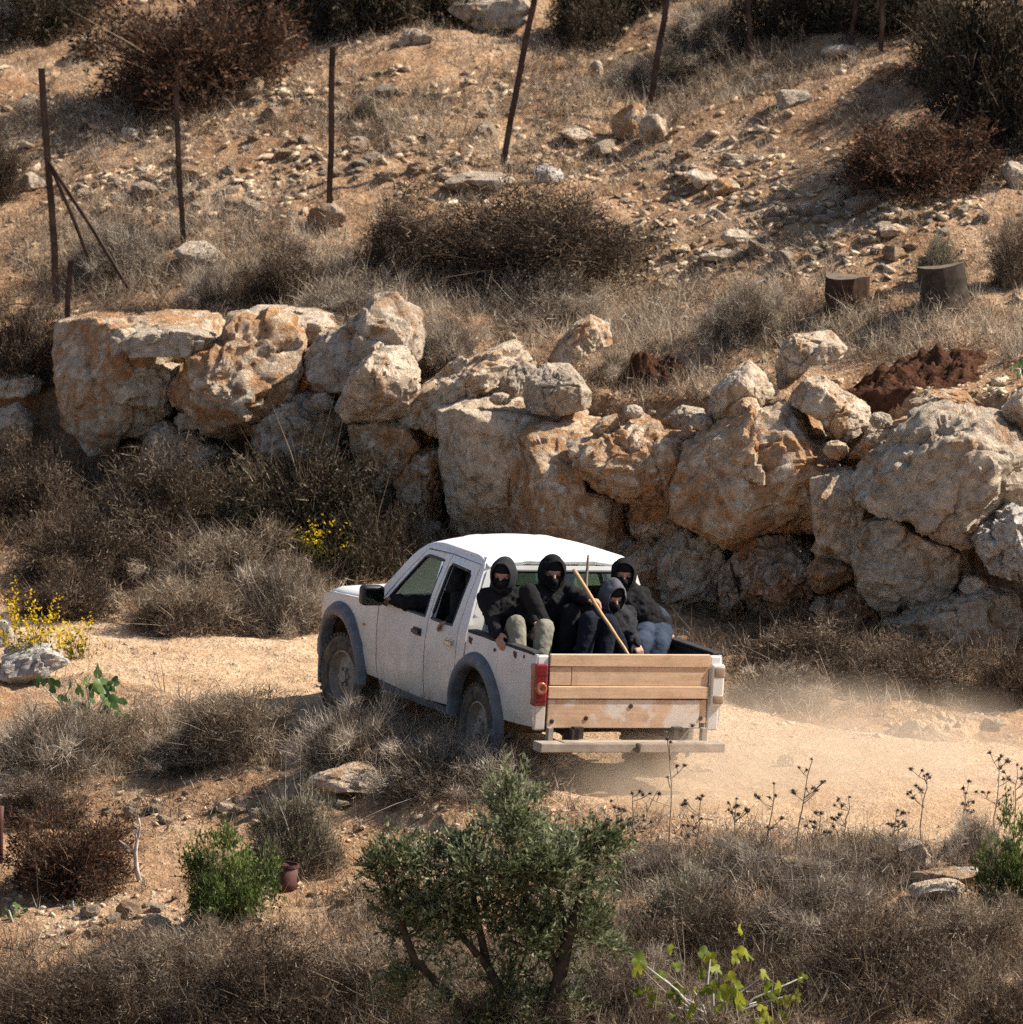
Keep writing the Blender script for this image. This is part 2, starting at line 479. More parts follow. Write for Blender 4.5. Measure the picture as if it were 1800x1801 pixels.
def rock_mesh(name, n, seed, size=(1, 1, 1), p=3.0, outline=None, planes=(), rough=0.06, nplanes=5, facet=False):
    rng = np.random.default_rng(seed)
    v, q = CS[n]
    v = v.copy()
    r = np.hypot(v[:, 0], v[:, 2]); b = np.abs(v[:, 1])
    k = 1.0 / (r ** p + b ** p) ** (1 / p)
    v = v * k[:, None]
    if outline is not None:
        th = np.arctan2(v[:, 2], v[:, 0])
        rad = poly_radius(outline, th)
        v = v * np.stack([rad, np.full(len(v), size[1]), rad], -1)
    else:
        v = v * np.asarray(size)
    pl = list(planes)
    for _ in range(nplanes):
        d = rng.normal(size=3)
        if outline is not None:
            d[1] = -abs(d[1]) - 0.35
            pl.append((d, rng.uniform(0.74, 0.93)))
        else:
            d = d / np.asarray(size)
            pl.append((d, rng.uniform(0.55, 0.86)))
    v = carve(v, pl)
    L = float(np.mean(np.abs(v).max(0)))
    nd = v / (np.linalg.norm(v, axis=1)[:, None] + 1e-9)
    off = rng.uniform(-50, 50, 3)
    u = v / L
    w = u + 0.10 * np.stack([fbm(u * 2.2 + off + 7 * i, 2, 5 + i) for i in range(3)], -1)
    # fracture cells: each chip stands a little proud of or behind its neighbours
    S = rng.normal(size=(34, 3)); S = S / np.linalg.norm(S, axis=1)[:, None] * np.abs(u).max(0) * rng.uniform(0.6, 1.0, (34, 1))
    dd = ((w[:, None, :] - S[None]) ** 2).sum(2)
    cell = dd.argmin(1)
    ss = np.sort(dd, 1)[:, :2]
    edge = np.clip((np.sqrt(ss[:, 1]) - np.sqrt(ss[:, 0])) / 0.07, 0, 1)
    chip = rng.uniform(-1, 1, 34)[cell] + np.einsum('ij,ij->i', (w - S[cell]), rng.normal(0, 0.9, (34, 3))[cell])
    d1 = fbm(w * 1.5 + off, 2, seed % 1000)
    d2 = np.abs(fbm(w * 2.6 + off, 3, 77))                     # creases
    st = fbm(w * np.array([1.2, 1.2, 5.5]) + off, 2, 13)       # bedding
    d3 = fbm(w * 9 + off, 3, 31)
    hol = np.clip(-fbm(w * 3.6 + off + 31, 2, 41) - 0.28, 0, 1)   # hollows
    amp = rough * L * (0.25 * d1 - 0.45 * d2 + 0.25 * st + 0.38 * d3 - 1.5 * hol + 0.75 * chip - 0.35 * (1 - edge) + 0.30)
    v = v + nd * amp[:, None]
    me = mesh_np(name, v, quads=q)
    set_smooth(me, not facet)
    if not facet:
        me.set_sharp_from_angle(angle=R(24))
    return me
TOP = ((0.10, -0.16, 0.97), 0.80)                        # flat sunlit top tipped to the front
LEFT = ((-0.85, -0.55, 0.05), 0.72)
FRONT = ((0.0, -1.0, 0.08), 0.90)
RIGHT = ((0.8, -0.45, 0.35), 0.70)
WB = 'boulders of the terrace wall'
BOULDERS = [
 # outline in photo pixels, distance in front (-) of or behind (+) the wall line, half depth, material, carving, roughness, label
 ([(88,602),(100,580),(160,566),(290,560),(392,558),(402,590),(345,622),(215,628),(207,700),(212,775),(160,792),(112,735),(96,665)], -0.05, 0.75, 'rock_orange', (TOP, LEFT, FRONT), .05, 'long flat-topped block with an orange left face at the left end of the wall'),
 ([(203,608),(238,584),(300,576),(350,580),(382,592),(366,616),(330,624),(232,624)], -0.62, 0.30, 'rock_grey', (FRONT,), .05, 'low grey slab along the front lip of the long flat-topped block'),
 ([(200,682),(214,642),(240,622),(300,628),(327,640),(322,690),(308,722),(270,742),(230,732),(205,708)], -0.25, 0.45, 'rock_pale', (TOP,), .08, 'rounded brown boulder under the low grey slab at the left of the wall'),
 ([(298,690),(330,626),(388,592),(402,560),(470,546),(520,560),(542,590),(535,650),(506,720),(470,748),(432,772),(400,786),(360,772),(338,732),(308,716)], -0.35, 0.60, 'rock_orange', (((0.1,-1,.45),.78), ((0.3,-.3,.9),.86)), .07, 'huge leaning boulder with orange and white streaks, third from the left end'),
 ([(398,566),(450,543),(560,547),(610,560),(604,588),(545,602),(480,590)], 0.55, 0.55, 'rock_pale', (TOP,), .05, 'pale flat sunlit slab behind the orange streaked leaning boulder'),
 ([(533,622),(570,588),(612,574),(660,520),(692,521),(742,545),(747,600),(736,655),(690,690),(620,697),(585,702),(558,692),(540,655)], 0.10, 0.55, 'rock_grey', (((-.5,-1,.35),.74), ((.5,-.2,.8),.82)), .06, 'tall pointed grey boulder rising highest above the wall'),
 ([(594,716),(622,652),(660,612),(716,604),(737,640),(736,692),(712,737),(640,742),(610,737)], -0.40, 0.45, 'rock_pale', (TOP, FRONT), .07, 'squarish beige boulder leaning on the front of the tall pointed one'),
 ([(438,748),(488,716),(540,690),(596,700),(612,742),(618,792),(602,818),(540,824),(470,804),(444,778)], -0.25, 0.45, 'rock_grey', (), .09, 'broken grey rock low between the streaked boulder and the wedge-shaped one'),
 ([(611,744),(690,737),(747,758),(742,800),(702,832),(690,857),(655,888),(635,842),(620,792)], -0.35, 0.42, 'rock_orange', (FRONT, LEFT), .07, 'wedge-shaped stained boulder narrowing downwards beneath the squarish beige one'),
 ([(692,842),(728,796),(770,774),(782,830),(778,905),(752,934),(715,912),(698,872)], -0.30, 0.40, 'rock_orange', (), .09, 'small brown knob of rock squeezed beside the pale square block'),
 ([(696,722),(730,690),(780,660),(850,625),(900,604),(942,625),(936,657),(880,682),(830,702),(778,727),(745,752),(705,747)], 0.05, 0.45, 'rock_pale', (TOP,), .10, 'long rough slab tilted down to the left above the pale square block'),
 ([(826,706),(868,652),(918,626),(948,650),(944,692),(902,710)], 0.25, 0.40, 'rock_grey', (), .06, 'smooth grey rock tucked behind the tilted rough slab'),
 ([(773,722),(830,703),(922,700),(1000,715),(1042,735),(1000,750),(908,768),(893,850),(888,950),(800,958),(782,900),(771,820)], -0.30, 0.60, 'rock_pale', (TOP, LEFT, FRONT), .045, 'tall pale square-cut block with flat sunlit top above the truck cab'),
 ([(888,782),(940,748),(1010,738),(1062,745),(1054,778),(1024,800),(1032,850),(1092,862),(1108,905),(1104,985),(892,990),(884,870)], -0.55, 0.60, 'rock_orange', (TOP, ((-.9,-.5,0),.6), FRONT), .045, 'tall block with cream and orange vertical streaks right behind the truck roof'),
 ([(917,678),(958,646),(1000,643),(1042,690),(1037,712),(970,727),(925,718)], -0.30, 0.35, 'rock_grey', (TOP,), .07, 'rounded light boulder lying on top of the pale square block'),
 ([(962,640),(985,602),(1010,572),(1040,556),(1072,574),(1078,602),(1042,614),(992,644)], 0.95, 0.40, 'rock_orange', (RIGHT,), .06, 'round half-sunlit boulder in the dry grass above the wall'),
 ([(1036,758),(1060,736),(1085,729),(1093,757),(1070,771)], -0.55, 0.14, 'rock_orange', (), .05, 'small stone block standing on the orange streaked block'),
 ([(1008,786),(1060,760),(1150,740),(1232,748),(1246,782),(1206,852),(1194,875),(1190,945),(1112,945),(1108,880),(1062,858),(1020,836)], -0.50, 0.50, 'rock_orange', (TOP,), .10, 'overhanging knobbly orange boulder forming a dark arch beside the streaked block'),
 ([(1186,868),(1213,790),(1250,745),(1310,714),(1380,708),(1442,735),(1492,776),(1498,812),(1438,836),(1440,905),(1434,935),(1370,940),(1290,962),(1220,925),(1190,905)], -0.45, 0.70, 'rock_orange', (((.75,-.2,.6),.68), ((-.2,-1,.25),.78)), .08, 'largest brown boulder with a bright sunlit right shoulder, right of centre'),
 ([(1422,838),(1500,824),(1524,860),(1514,930),(1492,982),(1450,978),(1434,942)], -0.60, 0.35, 'rock_pale', (TOP, FRONT), .05, 'pale wedge stone with a small sunlit top between the two biggest boulders'),
 ([(1243,742),(1250,690),(1290,652),(1320,635),(1347,660),(1372,692),(1332,714),(1290,724)], -0.10, 0.35, 'rock_pale', (RIGHT,), .05, 'pointed stone with a white sunlit facet on the crest of the largest brown boulder'),
 ([(1382,704),(1420,668),(1452,664),(1482,690),(1532,716),(1538,757),(1510,778),(1470,768),(1440,735)], 0.05, 0.40, 'rock_pale', (((.6,-.3,.75),.75),), .07, 'long pale boulder sloping down right behind the largest brown boulder'),
 ([(1361,648),(1380,605),(1396,590),(1460,588),(1487,610),(1482,627),(1425,634),(1388,684),(1370,692)], 0.70, 0.32, 'rock_pale', (TOP,), .08, 'cream stone lying over the dark red soil at the top of the wall'),
 ([(1497,850),(1540,800),(1590,755),(1640,725),(1700,719),(1760,734),(1806,750),(1836,800),(1806,892),(1752,906),(1742,932),(1690,957),(1640,942),(1600,902),(1540,902),(1512,884)], -0.50, 0.75, 'rock_grey', (((.3,-.35,.9),.84), ((-.35,-1,.3),.8)), .08, 'massive greyish boulder overhanging at the right end of the wall'),
 ([(1492,966),(1518,916),(1570,909),(1640,942),(1697,960),(1708,1020),(1682,1052),(1600,1067),(1540,1062),(1510,1034)], -0.55, 0.55, 'rock_grey', (FRONT,), .06, 'rounded grey-brown boulder under the massive overhanging one'),
 ([(1718,952),(1740,916),(1780,899),(1834,908),(1848,1000),(1790,1018),(1745,1004)], -0.55, 0.45, 'rock_white', (), .11, 'craggy grey and white rock at the right edge of the photo'),
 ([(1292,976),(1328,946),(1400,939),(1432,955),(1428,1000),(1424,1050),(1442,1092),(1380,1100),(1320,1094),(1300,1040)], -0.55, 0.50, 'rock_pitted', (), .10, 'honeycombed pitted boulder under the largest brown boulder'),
 ([(1152,972),(1184,930),(1250,938),(1292,968),(1290,1030),(1274,1080),(1200,1082),(1163,1034)], -0.55, 0.50, 'rock_grey', (), .08, 'rounded boulder half hidden by a dry twig bush right of the truck'),
 ([(1420,1004),(1440,980),(1496,984),(1503,1012),(1452,1044),(1428,1038)], -0.65, 0.28, 'rock_orange', (TOP,), .06, 'flat angular stone wedged beside the pitted boulder'),
 ([(1456,1082),(1472,1044),(1502,1024),(1532,1050),(1562,1072),(1542,1110),(1460,1116)], -0.45, 0.35, 'rock_pitted', (), .09, 'small red-brown stone under the rounded grey-brown boulder'),
 ([(1552,1098),(1640,1066),(1722,1032),(1792,1048),(1806,1122),(1742,1176),(1660,1180),(1588,1140)], -0.60, 0.55, 'rock_grey', (), .09, 'long low boulder at the foot of the wall on the right'),
 ([(1102,962),(1150,944),(1162,990),(1168,1056),(1122,1068),(1098,1005)], -0.60, 0.40, 'rock_orange', (), .07, 'brown rock just right of the truck cab'),
 ([(1262,1010),(1288,986),(1303,1040),(1312,1092),(1268,1094)], -0.62, 0.30, 'rock_pitted', (), .08, 'narrow rust-coloured stone left of the pitted boulder'),
 ([(1602,708),(1640,690),(1702,689),(1718,710),(1652,728),(1612,724)], 0.20, 0.28, 'rock_orange', (TOP,), .07, 'low crusty stone along the top of the massive right boulder'),
 ([(1762,720),(1800,688),(1846,700),(1846,745),(1772,740)], 0.25, 0.32, 'rock_pale', (), .06, 'pale stone at the right edge above the massive boulder'),
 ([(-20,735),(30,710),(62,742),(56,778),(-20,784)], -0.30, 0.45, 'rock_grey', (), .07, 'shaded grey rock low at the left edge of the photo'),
 ([(-20,672),(40,654),(78,670),(72,692),(-20,697)], 0.25, 0.40, 'rock_pale', (TOP,), .06, 'flat stone with a sunlit rim at the left edge of the photo'),
 ([(1496,806),(1530,755),(1600,738),(1596,765),(1545,806)], -0.05, 0.35, 'rock_orange', (), .09, 'rubbly orange stone between the two biggest boulders'),
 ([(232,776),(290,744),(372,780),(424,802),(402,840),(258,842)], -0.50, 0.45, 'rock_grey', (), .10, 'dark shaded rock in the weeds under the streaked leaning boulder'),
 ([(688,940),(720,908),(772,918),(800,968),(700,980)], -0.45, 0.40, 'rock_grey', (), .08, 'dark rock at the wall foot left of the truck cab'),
 ([(1168,740),(1200,715),(1240,720),(1248,752),(1200,765)], 0.15, 0.22, 'rock_grey', (), .06, 'grey stone in the twigs left of the pointed crest stone'),
 ([(304,743), (314,727), (335,724), (352,732), (356,747), (340,760), (317,757)], -0.42, 0.17, 'rock_pale', (), .08, 'small filler stone wedged under the streaked leaning boulder'),
 ([(422,838), (434,820), (458,816), (477,825), (482,842), (464,856), (437,853)], -0.42, 0.20, 'rock_orange', (), .08, 'small filler stone at the foot of the broken grey rock'),
 ([(544,707), (552,694), (570,691), (584,697), (588,710), (574,721), (555,718)], -0.42, 0.15, 'rock_grey', (), .08, 'small filler stone in the gap left of the squarish beige boulder'),
 ([(602,844), (612,824), (633,820), (650,829), (654,848), (638,864), (615,860)], -0.42, 0.17, 'rock_pale', (), .08, 'small filler stone left of the wedge-shaped stained boulder'),
 ([(740,753), (749,737), (768,734), (784,742), (788,757), (773,770), (752,767)], -0.42, 0.16, 'rock_orange', (), .08, 'small filler stone between the tilted rough slab and the pale square block'),
 ([(1080,970), (1088,947), (1106,942), (1120,953), (1124,975), (1110,994), (1091,990)], -0.42, 0.15, 'rock_grey', (), .08, 'small filler stone beside the cab under the arch boulder'),
 ([(1208,1093), (1220,1077), (1244,1074), (1263,1082), (1268,1097), (1250,1110), (1223,1107)], -0.42, 0.20, 'rock_pale', (), .08, 'small filler stone at the foot of the boulder half hidden by the twig bush'),
 ([(1260,1101), (1269,1087), (1288,1084), (1304,1091), (1308,1104), (1293,1116), (1272,1113)], -0.42, 0.16, 'rock_orange', (), .08, 'small filler stone at the foot of the narrow rust-coloured stone'),
 ([(1424,1068), (1433,1048), (1452,1044), (1468,1053), (1472,1072), (1457,1088), (1436,1084)], -0.42, 0.16, 'rock_grey', (), .08, 'small filler stone between the pitted boulder and the small red-brown stone'),
 ([(1426,967), (1434,953), (1450,950), (1463,957), (1466,970), (1454,982), (1436,979)], -0.42, 0.13, 'rock_pale', (), .08, 'small filler stone under the pale wedge stone'),
 ([(1484,1087), (1495,1071), (1517,1068), (1535,1076), (1540,1091), (1523,1104), (1498,1101)], -0.42, 0.19, 'rock_orange', (), .08, 'small filler stone in front of the small red-brown stone'),
 ([(1546,1083), (1556,1069), (1577,1066), (1594,1073), (1598,1086), (1582,1098), (1559,1095)], -0.42, 0.17, 'rock_grey', (), .08, 'small filler stone left of the long low boulder'),
 ([(1686,1031), (1696,1015), (1717,1012), (1734,1020), (1738,1035), (1722,1048), (1699,1045)], -0.42, 0.17, 'rock_pale', (), .08, 'small filler stone between the rounded grey-brown boulder and the craggy white rock'),
 ([(1582,907), (1591,894), (1610,892), (1626,898), (1630,910), (1615,920), (1594,917)], -0.42, 0.16, 'rock_orange', (), .08, 'small filler stone in the gap under the massive overhanging boulder'),
 ([(1212,743), (1220,730), (1238,728), (1252,734), (1256,746), (1242,756), (1223,753)], -0.42, 0.15, 'rock_grey', (), .08, 'small filler stone on top of the arch boulder'),
 ([(1097,726), (1104,715), (1118,713), (1130,718), (1133,728), (1122,737), (1106,735)], -0.42, 0.12, 'rock_pale', (), .08, 'small filler stone above the small stone block in the twigs'),
 ([(1446,793), (1455,779), (1474,776), (1490,783), (1494,796), (1479,808), (1458,805)], -0.42, 0.16, 'rock_orange', (), .08, 'small filler stone behind the sunlit shoulder of the largest brown boulder'),
 ([(1528,741), (1536,728), (1554,726), (1568,732), (1572,744), (1558,754), (1539,751)], -0.42, 0.15, 'rock_grey', (), .08, 'small filler stone on the rubbly orange stone'),
 ([(860,703), (868,694), (884,692), (897,696), (900,705), (888,712), (870,710)], -0.42, 0.13, 'rock_pale', (), .08, 'small filler stone on the back of the pale square block'),
 ([(1160,931), (1168,917), (1184,914), (1197,921), (1200,934), (1188,946), (1170,943)], -0.42, 0.13, 'rock_orange', (), .08, 'small filler stone under the knobbly orange boulder'),
]
for k, (poly, off, dep, mat, planes, rough, label) in enumerate(BOULDERS):
    pts = np.array(poly, float)
    c = pts.mean(0)
    lo_p, hi_p = pts.min(0), pts.max(0)
    c = 0.5 * c + 0.25 * (lo_p + hi_p)
    x0 = at(c[0], c[1], 8.5)[0]
    for _ in range(3):
        Y = float(wall_y(x0)) + off + dep * 0.35
        C3 = at(c[0], c[1], Y); x0 = C3[0]
    out = [((at(a, b, Y) - C3)[[0, 2]]) * 0.985 for a, b in pts]
    n = 36 if max(hi_p - lo_p) > 60 else 14
    me = rock_mesh('boulder', n, 100 + k, (1, dep, 1), 9.0 if FRONT in planes else 4.0, out, planes, rough * 1.15, 8 if planes else 13)
    o = obj('boulder', me, MATS[mat])
    o.location = C3
    tag(o, label, 'boulder' if 'filler' not in label else 'stone', WB if 'filler' not in label else 'filler stones of the terrace wall')
# ------------------------------------------------------------------ pickup truck (local: X right, Y forward, Z up, origin under the rear axle)
def rot_m(yaw, p, ro):
    return Matrix.Rotation(yaw, 4, 'Z') @ Matrix.Rotation(p, 4, 'X') @ Matrix.Rotation(ro, 4, 'Y')
TM = rot_m(R(22.98), R(-0.64), R(3.86))
TMI = TM.inverted()
def paint():
    t = NT('white_paint_dusty')
    c = t.coords(rand=False)
    g = t.new('ShaderNodeSeparateXYZ'); t.link(c, g.inputs[0])
    n = t.noise(c, 3.0, 6, 0.7, 0.5)
    lo = t.new('ShaderNodeMapRange'); lo.inputs['From Min'].default_value = 1.40; lo.inputs['From Max'].default_value = 0.42
    t.link(g.outputs['Z'], lo.inputs['Value'])
    ad = t.new('ShaderNodeMath', operation='MULTIPLY'); t.link(lo.outputs[0], ad.inputs[0]); t.link(t.ramp(n, [(0.3, 0.40), (0.65, 1.0)]), ad.inputs[1])
    f = t.new('ShaderNodeMath', operation='MULTIPLY'); t.link(ad.outputs[0], f.inputs[0]); f.inputs[1].default_value = 0.95
    col = t.mix(f.outputs[0], (0.76, 0.75, 0.73), (0.43, 0.34, 0.25))
    n2 = t.noise(c, 22, 5, 0.75)
    col = t.mix(t.ramp(n2, [(0.62, 0.0), (0.74, 0.12)]), col, (0.42, 0.33, 0.25))
    mp = t.new('ShaderNodeMapping'); mp.inputs['Scale'].default_value = (1, 9, 1.2); t.link(c, mp.inputs['Vector'])
    st = t.noise(mp.outputs[0], 3.0, 4, 0.7)
    col = t.mix(t.ramp(st, [(0.55, 0.0), (0.75, 0.55)]), col, (0.48, 0.40, 0.32))
    r_ = t.ramp(n, [(0.3, 0.30), (0.7, 0.55)])
    return t.done(col, r_, None, 0.4)
MATS['paint'] = paint()
MATS['rubber'] = simple('rubber', (0.035, 0.032, 0.030), 0.8, 0.25, 0.4, 14)
def tyre_mat():
    t = NT('dusty_tyre'); c = t.coords(rand=False)
    n = t.noise(c, 9, 5, 0.7)
    return t.done(t.ramp(n, [(0.35, (0.035, 0.032, 0.03)), (0.65, (0.16, 0.125, 0.09))]), 0.9, None, 0.2)
MATS['tyre'] = tyre_mat()
MATS['flare'] = simple('grey_plastic', (0.13, 0.13, 0.14), 0.6, 0.3, 0.35, 10)
MATS['black'] = simple('black_plastic', (0.018, 0.018, 0.02), 0.5, 0.4, 0.3, 10)
MATS['liner'] = simple('muddy_wheel_well', (0.13, 0.085, 0.05), 0.95, 0.1, 0.5, 8)
MATS['chassis'] = simple('chassis_steel', (0.06, 0.045, 0.035), 0.8, 0.2, 0.5, 8)
MATS['rim'] = simple('dusty_rim', (0.30, 0.24, 0.18), 0.65, 0.4, 0.35, 12)
MATS['step'] = simple('dusty_bumper', (0.33, 0.27, 0.215), 0.8, 0.2, 0.35, 7)
MATS['chrome'] = simple('worn_metal', (0.45, 0.44, 0.43), 0.35, 0.5, 0.3, 20, 0.8)
MATS['cabin'] = simple('cabin_cloth', (0.045, 0.045, 0.05), 0.9, 0.1, 0.3, 20)
def lens(name, col, rough=0.2):
    t = NT(name); t.b.inputs['Coat Weight'].default_value = 0.6
    return t.done(col, rough, None, 0.5)
MATS['red_lens'] = lens('red_lens', (0.17, 0.006, 0.011))
MATS['amber_lens'] = lens('amber_lens', (0.30, 0.075, 0.03))
MATS['dusty_lens'] = lens('dusty_lens', (0.27, 0.18, 0.12), 0.4)
MATS['clear_lens'] = lens('clear_lens', (0.62, 0.58, 0.52))
MATS['rust_patch'] = simple('rust_scab', (0.13, 0.055, 0.03), 0.9, 0.1, 0.5, 30)
def glass():
    t = NT('car_glass')
    tr = t.new('ShaderNodeBsdfTransparent'); tr.inputs['Color'].default_value = (0.62, 0.72, 0.66, 1)
    gl = t.new('ShaderNodeBsdfGlossy'); gl.inputs['Roughness'].default_value = 0.06; gl.inputs['Color'].default_value = (0.9, 0.95, 0.92, 1)
    fr = t.new('ShaderNodeFresnel'); fr.inputs['IOR'].default_value = 1.6
    mx = t.new('ShaderNodeMixShader'); t.link(fr.outputs[0], mx.inputs[0]); t.link(tr.outputs[0], mx.inputs[1]); t.link(gl.outputs[0], mx.inputs[2])
    df = t.new('ShaderNodeBsdfTranslucent'); df.inputs['Color'].default_value = (0.62, 0.6, 0.5, 1)
    m2 = t.new('ShaderNodeMixShader'); m2.inputs[0].default_value = 0.10
    t.link(mx.outputs[0], m2.inputs[1]); t.link(df.outputs[0], m2.inputs[2]); t.link(m2.outputs[0], t.out.inputs['Surface'])
    return t.m
MATS['glass'] = glass()
def wood(name, a, b, worn=0.0):
    t = NT(name); c = t.coords()
    mp = t.new('ShaderNodeMapping'); mp.inputs['Scale'].default_value = (1.2, 1, 16); t.link(c, mp.inputs['Vector'])
    n = t.noise(mp.outputs[0], 2.2, 6, 0.65, 0.6)
    col = t.ramp(n, [(0.3, a), (0.7, b)])
    n2 = t.noise(c, 5, 6, 0.75)
    col = t.mix(t.ramp(n2, [(0.48, 0.0), (0.72, 0.6)]), col, [x * 0.62 for x in a])
    if worn:
        n3 = t.noise(c, 3.2, 5, 0.65, 0.4)
        col = t.mix(t.ramp(n3, [(0.50, 0.0), (0.58, worn)]), col, (0.66, 0.58, 0.50))
    return t.done(col, 0.75, t.bump(n, 0.25, 0.004), 0.2)
MATS['ply'] = wood('plywood', (0.54, 0.34, 0.205), (0.66, 0.455, 0.30))
MATS['ply_worn'] = wood('plywood_worn_paint', (0.50, 0.31, 0.19), (0.64, 0.43, 0.28), 0.8)

_zs = [.36, .42, .50, .62, .78, .95, 1.08, 1.13, 1.17, 1.30, 1.45, 1.58, 1.66, 1.72]
_ws = [.78, .81, .833, .848, .855, .852, .843, .834, .822, .785, .738, .695, .660, .61]
def hw(y, z):
    w = np.interp(z, _zs, _ws)
    f = np.clip((np.asarray(y) - 2.95) / 0.7, 0, 1)
    b = np.clip((-0.95 - np.asarray(y)) / 0.2, 0, 1)
    return w * (1 - 0.13 * f ** 2) - 0.03 * b ** 2
def resample(loop, step=0.03):
    out = []
    for a, b in zip(loop, loop[1:] + loop[:1]):
        a, b = np.array(a, float), np.array(b, float)
        n = max(1, int(np.ceil(np.linalg.norm(b - a) / step)))
        out += [tuple(a + (b - a) * i / n) for i in range(n)]
    return out
def inside(pts, loops):
    r = np.zeros(len(pts), bool)
    for lp in loops:
        p = np.array(lp); q = np.roll(p, -1, 0)
        for (x0, y0), (x1, y1) in zip(p, q):
            c = ((y0 > pts[:, 1]) != (y1 > pts[:, 1])) & (pts[:, 0] < (x1 - x0) * (pts[:, 1] - y0) / (y1 - y0 + 1e-12) + x0)
            r ^= c
    return r
def flat_panel(loop, holes=(), grid=0.05):
    loops = [resample(list(loop))] + [resample(list(h)) for h in holes]
    b = np.concatenate([np.array(l) for l in loops])
    lo, hi = b.min(0), b.max(0)
    g = np.stack(np.meshgrid(np.arange(lo[0], hi[0], grid), np.arange(lo[1], hi[1], grid)), -1).reshape(-1, 2)
    g = g[inside(g, loops)]
    if len(g):
        dist = np.min(np.linalg.norm(g[:, None] - b[None], axis=2), 1)
        g = g[dist > 0.018]
    allp = np.concatenate([b, g]) if len(g) else b
    edges, o = [], 0
    for l in loops:
        edges += [(o + i, o + (i + 1) % len(l)) for i in range(len(l))]; o += len(l)
    v, e, f, *_ = delaunay_2d_cdt([Vector(p) for p in allp], edges, [], 0, 1e-6)
    v = np.array([tuple(p) for p in v]); f = np.array([t for t in f if len(t) == 3])
    return v, f[inside(v[f].mean(1), loops)]
def skin(name, v2, f, mapper, thick, mat, parent, mats_in=None):
    """two skins and a rim from a flat triangulation; mapper(u, v, depth) gives 3D"""
    n = len(v2)
    A, B = mapper(v2[:, 0], v2[:, 1], 0.0), mapper(v2[:, 0], v2[:, 1], thick)
    cnt = {}
    for t in f:
        for a, b in ((t[0], t[1]), (t[1], t[2]), (t[2], t[0])):
            cnt[(min(a, b), max(a, b))] = cnt.get((min(a, b), max(a, b)), 0) + 1
    rim = [e for e, c in cnt.items() if c == 1]
    V = [A, B]; T = [f, f[:, ::-1] + n]; o = 2 * n
    if rim:
        e = np.array(rim)
        V.append(np.concatenate([A[e[:, 0]], A[e[:, 1]], B[e[:, 1]], B[e[:, 0]]]))
        m = len(e); k = np.arange(m) + o
        Q = np.stack([k, k + m, k + 2 * m, k + 3 * m], 1)
    me = mesh_np(name, np.concatenate(V), tris=np.concatenate(T), quads=Q if rim else None)
    set_smooth(me)
    return obj(name, me, mat, parent)
def side_panel(name, side, loop, holes, mat, parent, thick=0.025, out=0.0):
    v2, f = flat_panel(loop, holes)
    def mp(y, z, d):
        wav = 0.007 * fbm2(y, z, 2.1, 2, 61) + 0.004 * np.exp(-((z - 0.93 + 0.02 * y) / 0.012) ** 2) - 0.006 * np.exp(-((z - 0.70) / 0.02) ** 2)
        return np.stack([side * (hw(y, z) + out - d + wav), y, z], -1)
    return skin(name, v2, f, mp, thick, mat, parent)
def arc(cy, cz, r, a0, a1, n=16):
    return [(cy + r * math.cos(R(a0 + (a1 - a0) * i / n)), cz + r * math.sin(R(a0 + (a1 - a0) * i / n))) for i in range(n + 1)]

